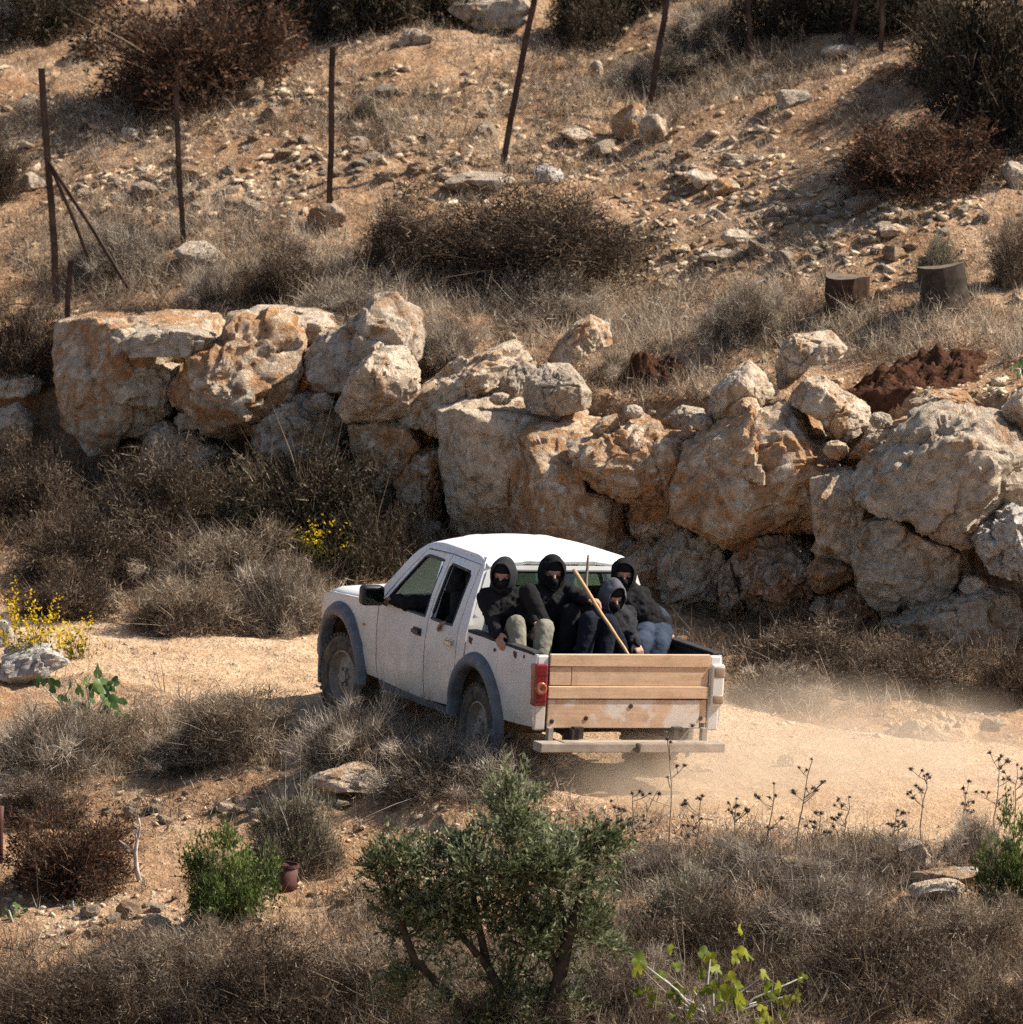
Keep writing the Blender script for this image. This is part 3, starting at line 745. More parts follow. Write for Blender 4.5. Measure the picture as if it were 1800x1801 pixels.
truck = empty('pickup_truck', mw=TM)
tag(truck, 'white double-cab pickup truck with a wooden tailgate driving up the dirt track', 'pickup truck')
ARC_R, ARC_F = (0.0, 0.42, 0.455), (2.96, 0.44, 0.455)
for s in (-1, 1):
    a53 = math.degrees(math.acos(0.265 / 0.455))
    bed = [(-1.13, 0.53), (-0.47, 0.50)] + arc(*ARC_R, 180, a53) + [(0.265, 1.115), (-1.13, 1.115)]
    side_panel('bed_side', s, bed, [], MATS['paint'], truck)
    a0 = math.degrees(math.acos(0.29 / 0.455))
    cf = arc(*ARC_R, a0, 12, 6) + [(0.455, 0.52), (0.452, 1.64), (1.06, 1.655), (1.57, 1.635), (2.17, 1.105), (2.30, 1.12), (1.84, 1.525), (1.74, 1.60), (1.64, 1.655), (1.52, 1.69), (1.40, 1.70), (0.45, 1.70), (0.375, 1.62), (0.29, 1.16)]
    side_panel('cab_frame', s, cf, [], MATS['paint'], truck, 0.05)
    rd = side_panel('rear_door', s, [(0.467, 0.46), (1.125, 0.43), (1.117, 0.80), (1.105, 1.1), (1.048, 1.645), (0.464, 1.635)],
                    [[(0.60, 1.115), (1.055, 1.115), (1.02, 1.54), (0.99, 1.575), (0.60, 1.56), (0.575, 1.53)]] , MATS['paint'], truck, 0.035)
    fd = side_panel('front_door', s, [(1.142, 0.43), (2.15, 0.45), (2.155, 1.095), (1.575, 1.622), (1.063, 1.645), (1.12, 1.1), (1.134, 0.80)],
                    [[(1.19, 1.115), (2.03, 1.115), (2.02, 1.15), (1.57, 1.555), (1.50, 1.58), (1.17, 1.58)]], MATS['paint'], truck, 0.035)
    for dr, y in ((rd, 0.60), (fd, 1.30)):
        bm = bmesh.new()
        x = float(hw(y, 0.98))
        add_box(bm, (s * (x + 0.004), y - 0.075, 0.955), (s * (x + 0.028), y + 0.075, 0.99))
        add_box(bm, (s * (x - 0.004), y - 0.085, 0.94), (s * (x + 0.006), y + 0.085, 1.005))
        bm_obj('handle', bm, MATS['chrome'] if y < 1 else MATS['black'], dr, False, 0.006)
        fr = [(0.60, 1.115), (1.055, 1.115), (1.02, 1.54), (0.99, 1.575), (0.60, 1.56), (0.575, 1.53)] if y < 1 else [(1.19, 1.115), (2.03, 1.115), (2.02, 1.15), (1.57, 1.555), (1.50, 1.58), (1.17, 1.58)]
        bm = bmesh.new()
        add_tube(bm, [(s * (float(hw(a, b)) - 0.008), a, b) for a, b in resample(fr, 0.06)] + [(s * (float(hw(*fr[0])) - 0.008), *fr[0])], 0.014, 6, False)
        bm_obj('window_seal', bm, MATS['black'], dr, True)
        if s > 0:
            v2, f = flat_panel(fr)
            skin('window_pane', v2, f, lambda yy, zz, d: np.stack([s * (hw(yy, zz) - 0.02 - d), yy, zz], -1), 0.004, MATS['glass'], dr)
    if s < 0:   # the driver's window is wound almost down; a little dark glass shows at its rear corner
        v2, f = flat_panel([(1.19, 1.40), (1.24, 1.42), (1.26, 1.57), (1.18, 1.57)])
        skin('window_pane', v2, f, lambda yy, zz, d: np.stack([s * (hw(yy, zz) - 0.02 - d), yy, zz], -1), 0.004, MATS['glass'], fd)
    ff = [(2.168, 0.46), (2.50, 0.46)] + arc(*ARC_F, 178, 2) + [(3.42, 0.46), (3.56, 0.50), (3.64, 0.64), (3.64, 0.86), (3.60, 0.95), (3.50, 1.005), (3.20, 1.05), (2.32, 1.095), (2.172, 1.095)]
    fe = side_panel('front_fender', s, ff, [], MATS['paint'], truck)
    bm = bmesh.new(); x = float(hw(2.25, 0.88)); add_box(bm, (s * (x - .002), 2.42, 0.865), (s * (x + 0.012), 2.47, 0.885))
    bm_obj('side_marker', bm, MATS['amber_lens'], fe, False, 0.004)
    sill = [(0.47, 0.36), (2.16, 0.37), (2.16, 0.445), (0.47, 0.425)]
    side_panel('sill', s, sill, [], MATS['flare'], truck, 0.06)
    # wheel-arch flares
    for (cy, cz, r), a0, a1 in ((ARC_R, -2, 205), (ARC_F, -22, 188)):
        V, Q = [], []
        prof = [(-0.012, -0.05), (-0.015, 0.045), (0.03, 0.062), (0.075, 0.045), (0.10, 0.012), (0.105, -0.01)]
        N = 36
        for i in range(N + 1):
            a = R(a0 + (a1 - a0) * i / N)
            for dr_, out in prof:
                yy, zz = cy + (r + dr_) * math.cos(a), cz + (r + dr_) * math.sin(a)
                V.append((s * (float(hw(yy, max(zz, 0.5))) + out), yy, zz))
        m = len(prof)
        for i in range(N):
            for j in range(m - 1):
                Q.append((i * m + j, i * m + j + 1, (i + 1) * m + j + 1, (i + 1) * m + j))
        me = mesh_np('fender_flare', np.array(V), quads=Q); set_smooth(me)
        obj('fender_flare', me, MATS['flare'], truck)
        bm = bmesh.new()       # wheel well
        n = 20
        rows = []
        for i in range(n + 1):
            a = R(-5 + 190 * i / n)
            rows.append([bm.verts.new((s * xx, cy + (r + 0.004) * math.cos(a), cz + (r + 0.004) * math.sin(a))) for xx in (0.80, 0.44)])
        for p, q in zip(rows, rows[1:]):
            bm.faces.new((p[0], q[0], q[1], p[1]))
        bm.faces.new([p[1] for p in rows])
        bm_obj('wheel_well', bm, MATS['liner'], truck)
    # bed rail cap and inner wall
    bm = bmesh.new()
    add_box(bm, (s * 0.745, -1.10, 1.105), (s * 0.842, 0.262, 1.135))
    bm_obj('bed_rail', bm, MATS['rubber'], truck, False, 0.012, 3)
    bm = bmesh.new()
    add_box(bm, (s * 0.735, -1.12, 0.60), (s * 0.755, 0.262, 1.104))
    bm_obj('bed_inner_wall', bm, MATS['black'], truck)
    bm = bmesh.new()
    add_box(bm, (s * 0.50, -0.44, 0.665), (s * 0.734, 0.255, 0.90))
    bm_obj('wheel_box', bm, MATS['black'], truck, False, 0.03, 3)
    # corner post and lamp at the rear
    bm = bmesh.new()
    add_box(bm, (s * 0.712, -1.135, 0.50), (s * 0.815, -1.09, 1.112))
    bm_obj('corner_post', bm, MATS['paint'], truck, False, 0.015, 3)
    bm = bmesh.new()
    add_box(bm, (s * 0.722, -1.165, 0.70), (s * 0.838, -1.015, 1.045))
    lo_ = bm_obj('tail_light', bm, MATS['red_lens'] if s < 0 else MATS['clear_lens'], truck, False, 0.018, 3)  # right lens is pale: direct sun on it put into the colour
    if s > 0:
        lo_['label'] = 'dusty right tail light with its sunlit glare painted pale'
        for z0, z1, m in ((0.93, 1.03, 'dusty_lens'), (0.715, 0.80, 'dusty_lens')):
            bm = bmesh.new(); add_box(bm, (0.735, -1.170, z0), (0.842, -1.03, z1)); bm_obj('lens', bm, MATS[m], lo_, True, 0.02, 3)
    else:
        lo_['label'] = 'red left tail light with a round amber centre'
        bm = bmesh.new(); add_lathe(bm, [(-1.160, 0.0001), (-1.178, 0.035), (-1.174, 0.050), (-1.15, 0.055)], 24, 'z')
        for v in bm.verts:
            v.co = Vector((-0.780 + v.co.x, v.co.z, 0.845 + v.co.y))
        bm_obj('lens', bm, MATS['amber_lens'], lo_, True)
        for z in (0.955, 0.745):
            bm = bmesh.new(); add_box(bm, (-0.836, -1.168, z - 0.002), (-0.724, -1.03, z + 0.002)); bm_obj('lens_rib', bm, MATS['black'], lo_)
    # rusty scabs along the top of the bed side
    for y, z, w in ((0.18, 1.05, .05), (-0.33, 1.045, .03), (-0.74, 1.06, .045), (-0.93, 1.075, .025)):
        bm = bmesh.new(); rnd = random.Random(int(y * 100) + 7)
        cen = bm.verts.new((s * (float(hw(y, z)) + 0.0035), y, z)); ring = []
        for k in range(11):
            a = 2 * math.pi * k / 11; rr = w * rnd.uniform(0.45, 1.1)
            yy, zz = y + rr * math.cos(a), z + rr * 0.75 * math.sin(a)
            ring.append(bm.verts.new((s * (float(hw(yy, zz)) + 0.003), yy, zz)))
        for k in range(11):
            bm.faces.new((cen, ring[k], ring[(k + 1) % 11]))
        bm_obj('rust_scab', bm, MATS['rust_patch'], truck)
    # door mirror
    bm = bmesh.new()
    add_box(bm, (s * 0.90, 1.90, 1.10), (s * 1.10, 2.02, 1.27))
    mi = bm_obj('mirror', bm, MATS['black'], truck, True, 0.035, 4)
    bm = bmesh.new(); add_tube(bm, [(s * 0.82, 2.03, 1.10), (s * 0.93, 1.97, 1.15)], 0.025, 8); bm_obj('mirror_arm', bm, MATS['black'], mi, True)
    bm = bmesh.new(); add_box(bm, (s * 0.915, 1.894, 1.115), (s * 1.085, 1.899, 1.255)); bm_obj('mirror_glass', bm, MATS['glass'], mi)

# roof, bonnet, windscreen, rear wall
def sheet(name, fn, nu, nv, mat, thick=None):
    U, Vv = np.meshgrid(np.linspace(0, 1, nu), np.linspace(0, 1, nv))
    P = fn(U, Vv).reshape(-1, 3)
    i = (np.arange(nv - 1)[:, None] * nu + np.arange(nu - 1)).ravel()
    me = mesh_np(name, P, quads=np.stack([i, i + 1, i + nu + 1, i + nu], 1)); set_smooth(me)
    o = obj(name, me, mat, truck)
    m = o.modifiers.new('thickness', 'SOLIDIFY'); m.thickness = thick or 0.02; m.offset = 0
    return o
def roof_fn(u, v):
    y = 0.37 + v * 1.33
    x = (u * 2 - 1)
    edge = 0.650 - 0.02 * v
    yy = np.clip((y - 0.37) / 0.26, 0, 1); rear = (1 - yy) ** 2
    fr = np.clip((y - 1.25) / 0.45, 0, 1) ** 2
    z = 1.690 + 0.080 * (1 - np.abs(x) ** 2.1) - 0.105 * rear * (1 - 0.35 * np.abs(x)) - 0.055 * fr
    z = z + 0.008 * np.exp(-((np.abs(x) - 0.45) / 0.05) ** 2)
    return np.stack([x * edge, y, z], -1)
sheet('roof', roof_fn, 61, 51, MATS['paint'], 0.03)
def hood_fn(u, v):
    y = 2.24 + v * 1.38
    x = u * 2 - 1
    e = hw(y, 1.0) - 0.012
    z = 1.125 - 0.075 * v - 0.09 * np.clip((v - 0.72) / 0.28, 0, 1) ** 2 + 0.035 * (1 - np.abs(x) ** 2.2) - 0.05 * np.clip((np.abs(x) - 0.86) / 0.14, 0, 1) ** 2
    return np.stack([x * e, y, z], -1)
sheet('bonnet', hood_fn, 33, 25, MATS['paint'])
def screen_fn(u, v):
    x = u * 2 - 1
    y = 2.29 + v * (1.69 - 2.29) + 0.07 * (1 - x ** 2) * (1 - 0.3 * v)
    z = 1.12 + v * (1.635 - 1.12) + 0.075 * (1 - np.abs(x) ** 2.1) * v
    e = 0.79 + v * (0.615 - 0.79)
    return np.stack([x * e, y, z], -1)
sheet('windscreen', screen_fn, 21, 13, MATS['glass'], 0.006)
v2, f = flat_panel([(-0.80, 0.92), (0.80, 0.92), (0.82, 1.12), (0.655, 1.60), (0.58, 1.645), (-0.58, 1.645), (-0.655, 1.60), (-0.82, 1.12)],
                   [[(-0.66, 1.16), (0.66, 1.16), (0.585, 1.57), (0.55, 1.60), (-0.55, 1.60), (-0.585, 1.57)]])
def rear_map(x, z, d):
    return np.stack([x, 0.288 + np.clip(z - 1.14, 0, 1) * 0.17 + d - 0.02 * (1 - (x / 0.8) ** 2), z], -1)
rw = skin('cab_rear_wall', v2, f, rear_map, 0.03, MATS['paint'], truck)
v2, f = flat_panel([(-0.66, 1.16), (0.66, 1.16), (0.585, 1.57), (0.55, 1.60), (-0.55, 1.60), (-0.585, 1.57)])
skin('rear_window', v2, f, lambda x, z, d: rear_map(x, z, d + 0.008), 0.005, MATS['glass'], truck)
bm = bmesh.new()
fr = resample([(-0.66, 1.16), (0.66, 1.16), (0.585, 1.57), (0.55, 1.60), (-0.55, 1.60), (-0.585, 1.57)], 0.08)
add_tube(bm, [tuple(rear_map(np.array(a), np.array(b), 0.0)) for a, b in fr + fr[:1]], 0.016, 6, False)
bm_obj('window_seal', bm, MATS['black'], rw, True)

# bed floor, front wall, underbody
def tbox(name, lo, hi, mat, bev=0.0, parent=None, sm=False, seg=2):
    bm = bmesh.new(); add_box(bm, lo, hi)
    return bm_obj(name, bm, MATS[mat], parent or truck, sm, bev, seg)
tbox('bed_floor', (-0.734, -1.12, 0.62), (0.734, 0.26, 0.664), 'black')
tbox('bed_front_wall', (-0.734, 0.242, 0.665), (0.734, 0.268, 1.112), 'paint')
tbox('cab_floor', (-0.74, 0.34, 0.46), (0.74, 2.28, 0.53), 'cabin')
tbox('firewall', (-0.74, 2.285, 0.46), (0.74, 2.33, 1.06), 'cabin')
tbox('dashboard', (-0.72, 1.98, 0.86), (0.72, 2.283, 1.10), 'cabin', 0.04, None, True, 3)
for s in (-1, 1):
    tbox('frame_rail', (s * 0.40, -1.20, 0.44), (s * 0.48, 3.5, 0.535) , 'chassis')
    tbox('door_trim', (s * 0.775, 0.48, 0.54), (s * 0.79, 2.1, 1.08), 'cabin')
for y in (0.0, 2.96):
    bm = bmesh.new(); add_tube(bm, [(-0.62, y, 0.37), (-0.1, y, 0.37), (0.0, y, 0.37), (0.1, y, 0.37), (0.62, y, 0.37)], [0.045, 0.05, 0.13, 0.05, 0.045], 12)
    bm_obj('axle', bm, MATS['chassis'], truck, True)
tbox('fuel_tank', (-0.38, 0.62, 0.40), (0.36, 1.6, 0.455), 'chassis', 0.03)
bm = bmesh.new(); add_tube(bm, [(0.30, 1.6, 0.44), (0.30, 0.5, 0.43), (0.34, -0.5, 0.45), (0.36, -1.16, 0.47)], 0.03, 8); bm_obj('exhaust_pipe', bm, MATS['chassis'], truck, True)
# front end
tbox('front_bumper', (-0.76, 3.44, 0.42), (0.76, 3.73, 0.64), 'flare', 0.06, None, True, 4)
tbox('front_panel', (-0.72, 3.54, 0.645), (0.72, 3.645, 0.985), 'paint', 0.03, None, True, 3)
gr = tbox('grille', (-0.40, 3.646, 0.74), (0.40, 3.668, 0.94), 'black', 0.01)
for k in range(4):
    tbox('grille_bar', (-0.39, 3.669, 0.765 + k * 0.045), (0.39, 3.68, 0.783 + k * 0.045), 'chrome', 0, gr)
for s in (-1, 1):
    tbox('headlight', (s * 0.43, 3.62, 0.76), (s * 0.70, 3.675, 0.93), 'clear_lens', 0.02, None, True, 3)
# rear step bumper
sb = tbox('rear_bumper', (-0.83, -1.34, 0.350), (0.80, -1.17, 0.425), 'step', 0.008)
tbox('step_tread', (-0.62, -1.33, 0.426), (0.62, -1.185, 0.431), 'step', 0, sb)
for s in (-1, 1):
    tbox('bracket', (s * 0.44, -1.20, 0.36), (s * 0.50, -1.00, 0.52), 'chassis', 0, sb)
    tbox('bracket', (s * 0.66, -1.185, 0.40), (s * 0.70, -1.12, 0.525), 'step', 0, sb)
bm = bmesh.new(); add_tube(bm, [(0.0, -1.34, 0.375), (0.0, -1.40, 0.375), (0.0, -1.405, 0.43)], [0.02, 0.02, 0.026], 10); bm_obj('tow_ball', bm, MATS['chassis'], sb, True)
# wooden tailgate of separate planks
tg = tbox('tailgate', (-0.700, -1.118, 0.515), (0.700, -1.082, 1.105), 'black')
tg['label'] = 'makeshift wooden tailgate of raw planks'
def plank(lo, hi, m='ply', seed=0):
    rnd = random.Random(seed)
    bm = bmesh.new(); vs = add_box(bm, lo, hi)
    for v in vs:
        v.co += Vector((rnd.uniform(-.004, .004), 0, rnd.uniform(-.004, .004)))
    return bm_obj('plank', bm, MATS[m], tg, False, 0.004)
plank((-0.705, -1.150, 1.022), (0.705, -1.120, 1.122), 'ply', 1)
plank((-0.700, -1.138, 0.868), (-0.512, -1.120, 1.019), 'ply', 2)
plank((-0.505, -1.139, 0.866), (0.700, -1.120, 1.019), 'ply', 3)
plank((-0.707, -1.152, 0.765), (0.703, -1.120, 0.862), 'ply', 4)
plank((-0.702, -1.140, 0.520), (0.640, -1.120, 0.752), 'ply_worn', 5)
plank((0.643, -1.141, 0.560), (0.700, -1.120, 0.752), 'ply', 6)
for x, z in ((-0.66, 0.575), (0.655, 0.60), (0.03, 0.70), (-0.36, 0.60)):
    bm = bmesh.new(); add_lathe(bm, [(-1.1465, 0.0005), (-1.146, 0.017), (-1.139, 0.020)], 14, 'z')
    for v in bm.verts:
        v.co = Vector((x + v.co.x, v.co.z, z + v.co.y))
    bm_obj('bolt', bm, MATS['rust'], tg)
# seats and steering wheel
for x, y0 in ((-0.36, 1.28), (0.36, 1.28), (0.0, 0.50)):
    w = 0.26 if y0 > 1 else 0.66
    se = tbox('seat', (x - w, y0, 0.60), (x + w, y0 + 0.50, 0.80), 'cabin', 0.05, None, True, 3)
    bm = bmesh.new(); add_box(bm, (x - w + 0.02, y0 - 0.14, 0.78), (x + w - 0.02, y0 - 0.01, 1.32))
    bm_obj('backrest', bm, MATS['cabin'], se, True, 0.05, 3)
    for hx in ((x,) if y0 > 1 else (-0.36, 0.36)):
        bm = bmesh.new(); add_box(bm, (hx - 0.12, y0 - 0.13, 1.34), (hx + 0.12, y0 - 0.04, 1.48)); bm_obj('headrest', bm, MATS['cabin'], se, True, 0.04, 3)
bm = bmesh.new()
N = 28
cw, tw = Vector((-0.36, 1.88, 1.08)), Matrix.Rotation(R(28), 3, 'X')
add_tube(bm, [cw + tw @ Vector((0.185 * math.cos(2 * math.pi * k / N), 0, 0.185 * math.sin(2 * math.pi * k / N))) for k in range(N + 1)], 0.016, 6, False)
add_tube(bm, [cw + tw @ Vector((-0.18, 0, 0)), cw, cw + tw @ Vector((0.18, 0, 0))], 0.02, 6)
add_tube(bm, [cw, cw + Vector((0, 0.25, -0.1))], 0.03, 8)
bm_obj('steering_wheel', bm, MATS['black'], truck, True)
# wheels: each stands on the ground
def tyre_mesh():
    bm = bmesh.new()
    add_lathe(bm, [(-0.085, 0.215), (-0.108, 0.245), (-0.118, 0.30), (-0.108, 0.345), (-0.085, 0.358), (0.085, 0.358), (0.108, 0.345), (0.118, 0.30), (0.108, 0.245), (0.085, 0.215)], 48, 'x')
    n = 40
    for k in range(n):
        for s, off in ((-1, 0), (1, 0.5)):
            a = 2 * math.pi * (k + off) / n
            add_box(bm, (s * 0.018, -0.016, 0.352), (s * 0.112, 0.016, 0.373), Matrix.Rotation(a, 4, 'X') @ Matrix.Rotation(s * 0.22, 4, 'Z'))
    me = bpy.data.meshes.new('tyre'); bmesh.ops.recalc_face_normals(bm, faces=bm.faces); bm.to_mesh(me); bm.free(); me.materials.append(MATS['tyre'])
    return me
def rim_mesh():
    bm = bmesh.new()
    add_lathe(bm, [(-0.095, 0.222), (-0.10, 0.21), (-0.06, 0.195), (-0.03, 0.18), (-0.045, 0.13), (-0.065, 0.085), (-0.062, 0.06), (-0.09, 0.05), (-0.092, 0.0005)], 36, 'x')
    add_lathe(bm, [(-0.06, 0.195), (0.09, 0.20), (0.095, 0.22)], 36, 'x')
    for k in range(6):
        a = 2 * math.pi * k / 6
        add_box(bm, (-0.085, -0.012, 0.062), (-0.05, 0.012, 0.084), Matrix.Rotation(a, 4, 'X'))
    me = bpy.data.meshes.new('rim'); bmesh.ops.recalc_face_normals(bm, faces=bm.faces); bm.to_mesh(me); bm.free(); me.materials.append(MATS['rim'])
    return me
def holes_mesh():
    bm = bmesh.new()
    for k in range(8):
        a = 2 * math.pi * (k + 0.5) / 8
        bmesh.ops.create_circle(bm, cap_ends=True, radius=0.022, segments=10, matrix=Matrix.Rotation(a, 4, 'X') @ Matrix.Translation((-0.0405, 0, 0.155)) @ Matrix.Rotation(R(90), 4, 'Y'))
    me = bpy.data.meshes.new('rim_hole'); bm.to_mesh(me); bm.free(); me.materials.append(MATS['black'])
    return me
TY, RI, HO = tyre_mesh(), rim_mesh(), holes_mesh()
for s in (-1, 1):
    for y, steer in ((0.0, 0), (2.96, 7)):
        wp = TM @ Vector((s * 0.725, y, 0))
        h = float(terrain(wp.x, wp.y)) - wp.z + 0.366
        w = empty('wheel', (s * 0.725, y, h)); w.parent = truck
        w.rotation_euler = (R(13 * (s + y)), 0, R(steer) + (math.pi if s > 0 else 0))
        obj('tyre', TY, None, w); obj('rim', RI, None, w)
# ------------------------------------------------------------------ people
def cloth(name, col, var=0.3):
    t = NT(name); c = t.coords()
    n = t.noise(c, 6, 5, 0.7)
    col = t.ramp(n, [(0.3, [x * (1 - var) for x in col]), (0.7, [x * (1 + var) for x in col])])
    return t.done(col, 0.95, t.bump(t.noise(c, 14, 4, 0.6, 0.8), 0.6, 0.02), 0.08)
MATS['black_cloth'] = cloth('black_cloth', (0.016, 0.015, 0.016))
MATS['char_cloth'] = cloth('charcoal_cloth', (0.028, 0.028, 0.031))
MATS['grey_cloth'] = cloth('grey_cloth', (0.10, 0.10, 0.115))
MATS['navy_cloth'] = cloth('navy_cloth', (0.013, 0.015, 0.022))
MATS['jeans'] = cloth('blue_denim', (0.035, 0.046, 0.068), 0.5)
MATS['olive_cloth'] = cloth('olive_grey_trousers', (0.215, 0.20, 0.155), 0.3)
MATS['skin'] = simple('skin', (0.42, 0.22, 0.14), 0.55, 0.35, 0.12, 20)
MATS['shoe'] = simple('brown_shoe', (0.14, 0.075, 0.05), 0.7, 0.3, 0.3, 15)
MATS['eye_white'] = lens('eye', (0.22, 0.18, 0.15)); MATS['iris'] = lens('iris', (0.02, 0.012, 0.008))
def TP(px, py, y):
    """truck-frame point seen at a photo pixel, at truck-frame depth y"""
    o = TMI @ Vector(CAM); d = (TMI.to_3x3() @ Vector(ray(px, py)))
    return o + d * ((y - o.y) / d.y)
def TPX(px, py, x):
    o = TMI @ Vector(CAM); d = (TMI.to_3x3() @ Vector(ray(px, py)))
    return o + d * ((x - o.x) / d.x)
def capsules(parts, seg=14):
    V, Q, T, o = [], [], [], 0
    for p0, r0, p1, r1 in parts:
        p0, p1 = np.array(p0, float), np.array(p1, float)
        d = p1 - p0; L = np.linalg.norm(d)
        d = d / L if L > 1e-6 else np.array([0, 0, 1.0])
        a = np.cross(d, [0.3, 0.5, 0.81] if abs(d[2]) > 0.8 else [0, 0, 1.0]); a /= np.linalg.norm(a); b = np.cross(d, a)
        th = np.linspace(0, 2 * math.pi, seg, endpoint=False)
        circ = np.cos(th)[:, None] * a + np.sin(th)[:, None] * b
        rings = []
        for f in np.linspace(-90, 0, 6)[1:]:
            rings.append(p0 + d * r0 * math.sin(R(f)) + circ * r0 * math.cos(R(f)))
        for f in np.linspace(0, 90, 6)[:-1]:
            rings.append(p1 + d * r1 * math.sin(R(f)) + circ * r1 * math.cos(R(f)))
        vs = np.concatenate([[p0 - d * r0]] + rings + [[p1 + d * r1]])
        n = len(rings)
        for i in range(n - 1):
            for k in range(seg):
                Q.append((o + 1 + i * seg + k, o + 1 + i * seg + (k + 1) % seg, o + 1 + (i + 1) * seg + (k + 1) % seg, o + 1 + (i + 1) * seg + k))
        for k in range(seg):
            T.append((o, o + 1 + (k + 1) % seg, o + 1 + k)); T.append((o + len(vs) - 1, o + 1 + (n - 1) * seg + k, o + 1 + (n - 1) * seg + (k + 1) % seg))
        V.append(vs); o += len(vs)
    return np.concatenate(V), Q, T
WR = bpy.data.textures.new('folds', 'CLOUDS'); WR.noise_scale = 0.09; WR.noise_depth = 2
WR2 = bpy.data.textures.new('creases', 'CLOUDS'); WR2.noise_scale = 0.035; WR2.noise_depth = 1
def blob(name, parts, mat, parent, voxel=0.014, it=6, folds=0.0):
    v, q, t = capsules(parts)
    o = obj(name, mesh_np(name, v, tris=t, quads=q), MATS[mat], parent)
    m = o.modifiers.new('skin', 'REMESH'); m.mode = 'VOXEL'; m.voxel_size = voxel; m.use_smooth_shade = True
    m = o.modifiers.new('relax', 'SMOOTH'); m.factor = 0.5; m.iterations = it
    if folds:
        m = o.modifiers.new('folds', 'DISPLACE'); m.texture = WR; m.strength = folds; m.mid_level = 0.5; m.texture_coords = 'LOCAL'
        m = o.modifiers.new('creases', 'DISPLACE'); m.texture = WR2; m.strength = folds * 0.45; m.mid_level = 0.5; m.texture_coords = 'LOCAL'
    return o
def chain(pts, rads):
    return [(pts[i], rads[i], pts[i + 1], rads[i + 1]) for i in range(len(pts) - 1)]
def hand_parts(wrist, tip_dir, palm_n, side, curl=0.9, s=1.0):
    """palm, four fingers of unequal length bent at the knuckles, and a thumb leaving the side of the palm"""
    f = Vector(tip_dir).normalized(); n = Vector(palm_n); n = (n - f * n.dot(f)).normalized(); a = f.cross(n) * side
    w = Vector(wrist); out = []
    for k in (-0.028, -0.009, 0.009, 0.028):
        out.append((w + a * k * 0.75 * s, 0.017 * s, w + f * 0.085 * s + a * k * s, 0.014 * s))
    for k, L in ((-0.031, 0.062), (-0.0105, 0.078), (0.0105, 0.083), (0.031, 0.072)):
        p = w + f * 0.088 * s + a * k * 1.05 * s
        d = f
        for j, fr in enumerate((0.45, 0.32, 0.23)):
            d = (d * math.cos(curl * 0.75) + n * math.sin(curl * 0.75)).normalized()
            q = p + d * L * fr * s
            out.append((p, (0.0095 - j * 0.001) * s, q, (0.0088 - j * 0.001) * s)); p = q
    p = w + a * 0.034 * s + f * 0.025 * s
    q = p + (a * 0.7 + f * 0.75 + n * 0.25).normalized() * 0.036 * s
    r_ = q + (f * 0.9 + n * 0.55).normalized() * 0.032 * s
    out += [(p, 0.014 * s, q, 0.011 * s), (q, 0.011 * s, r_, 0.009 * s)]
    return out
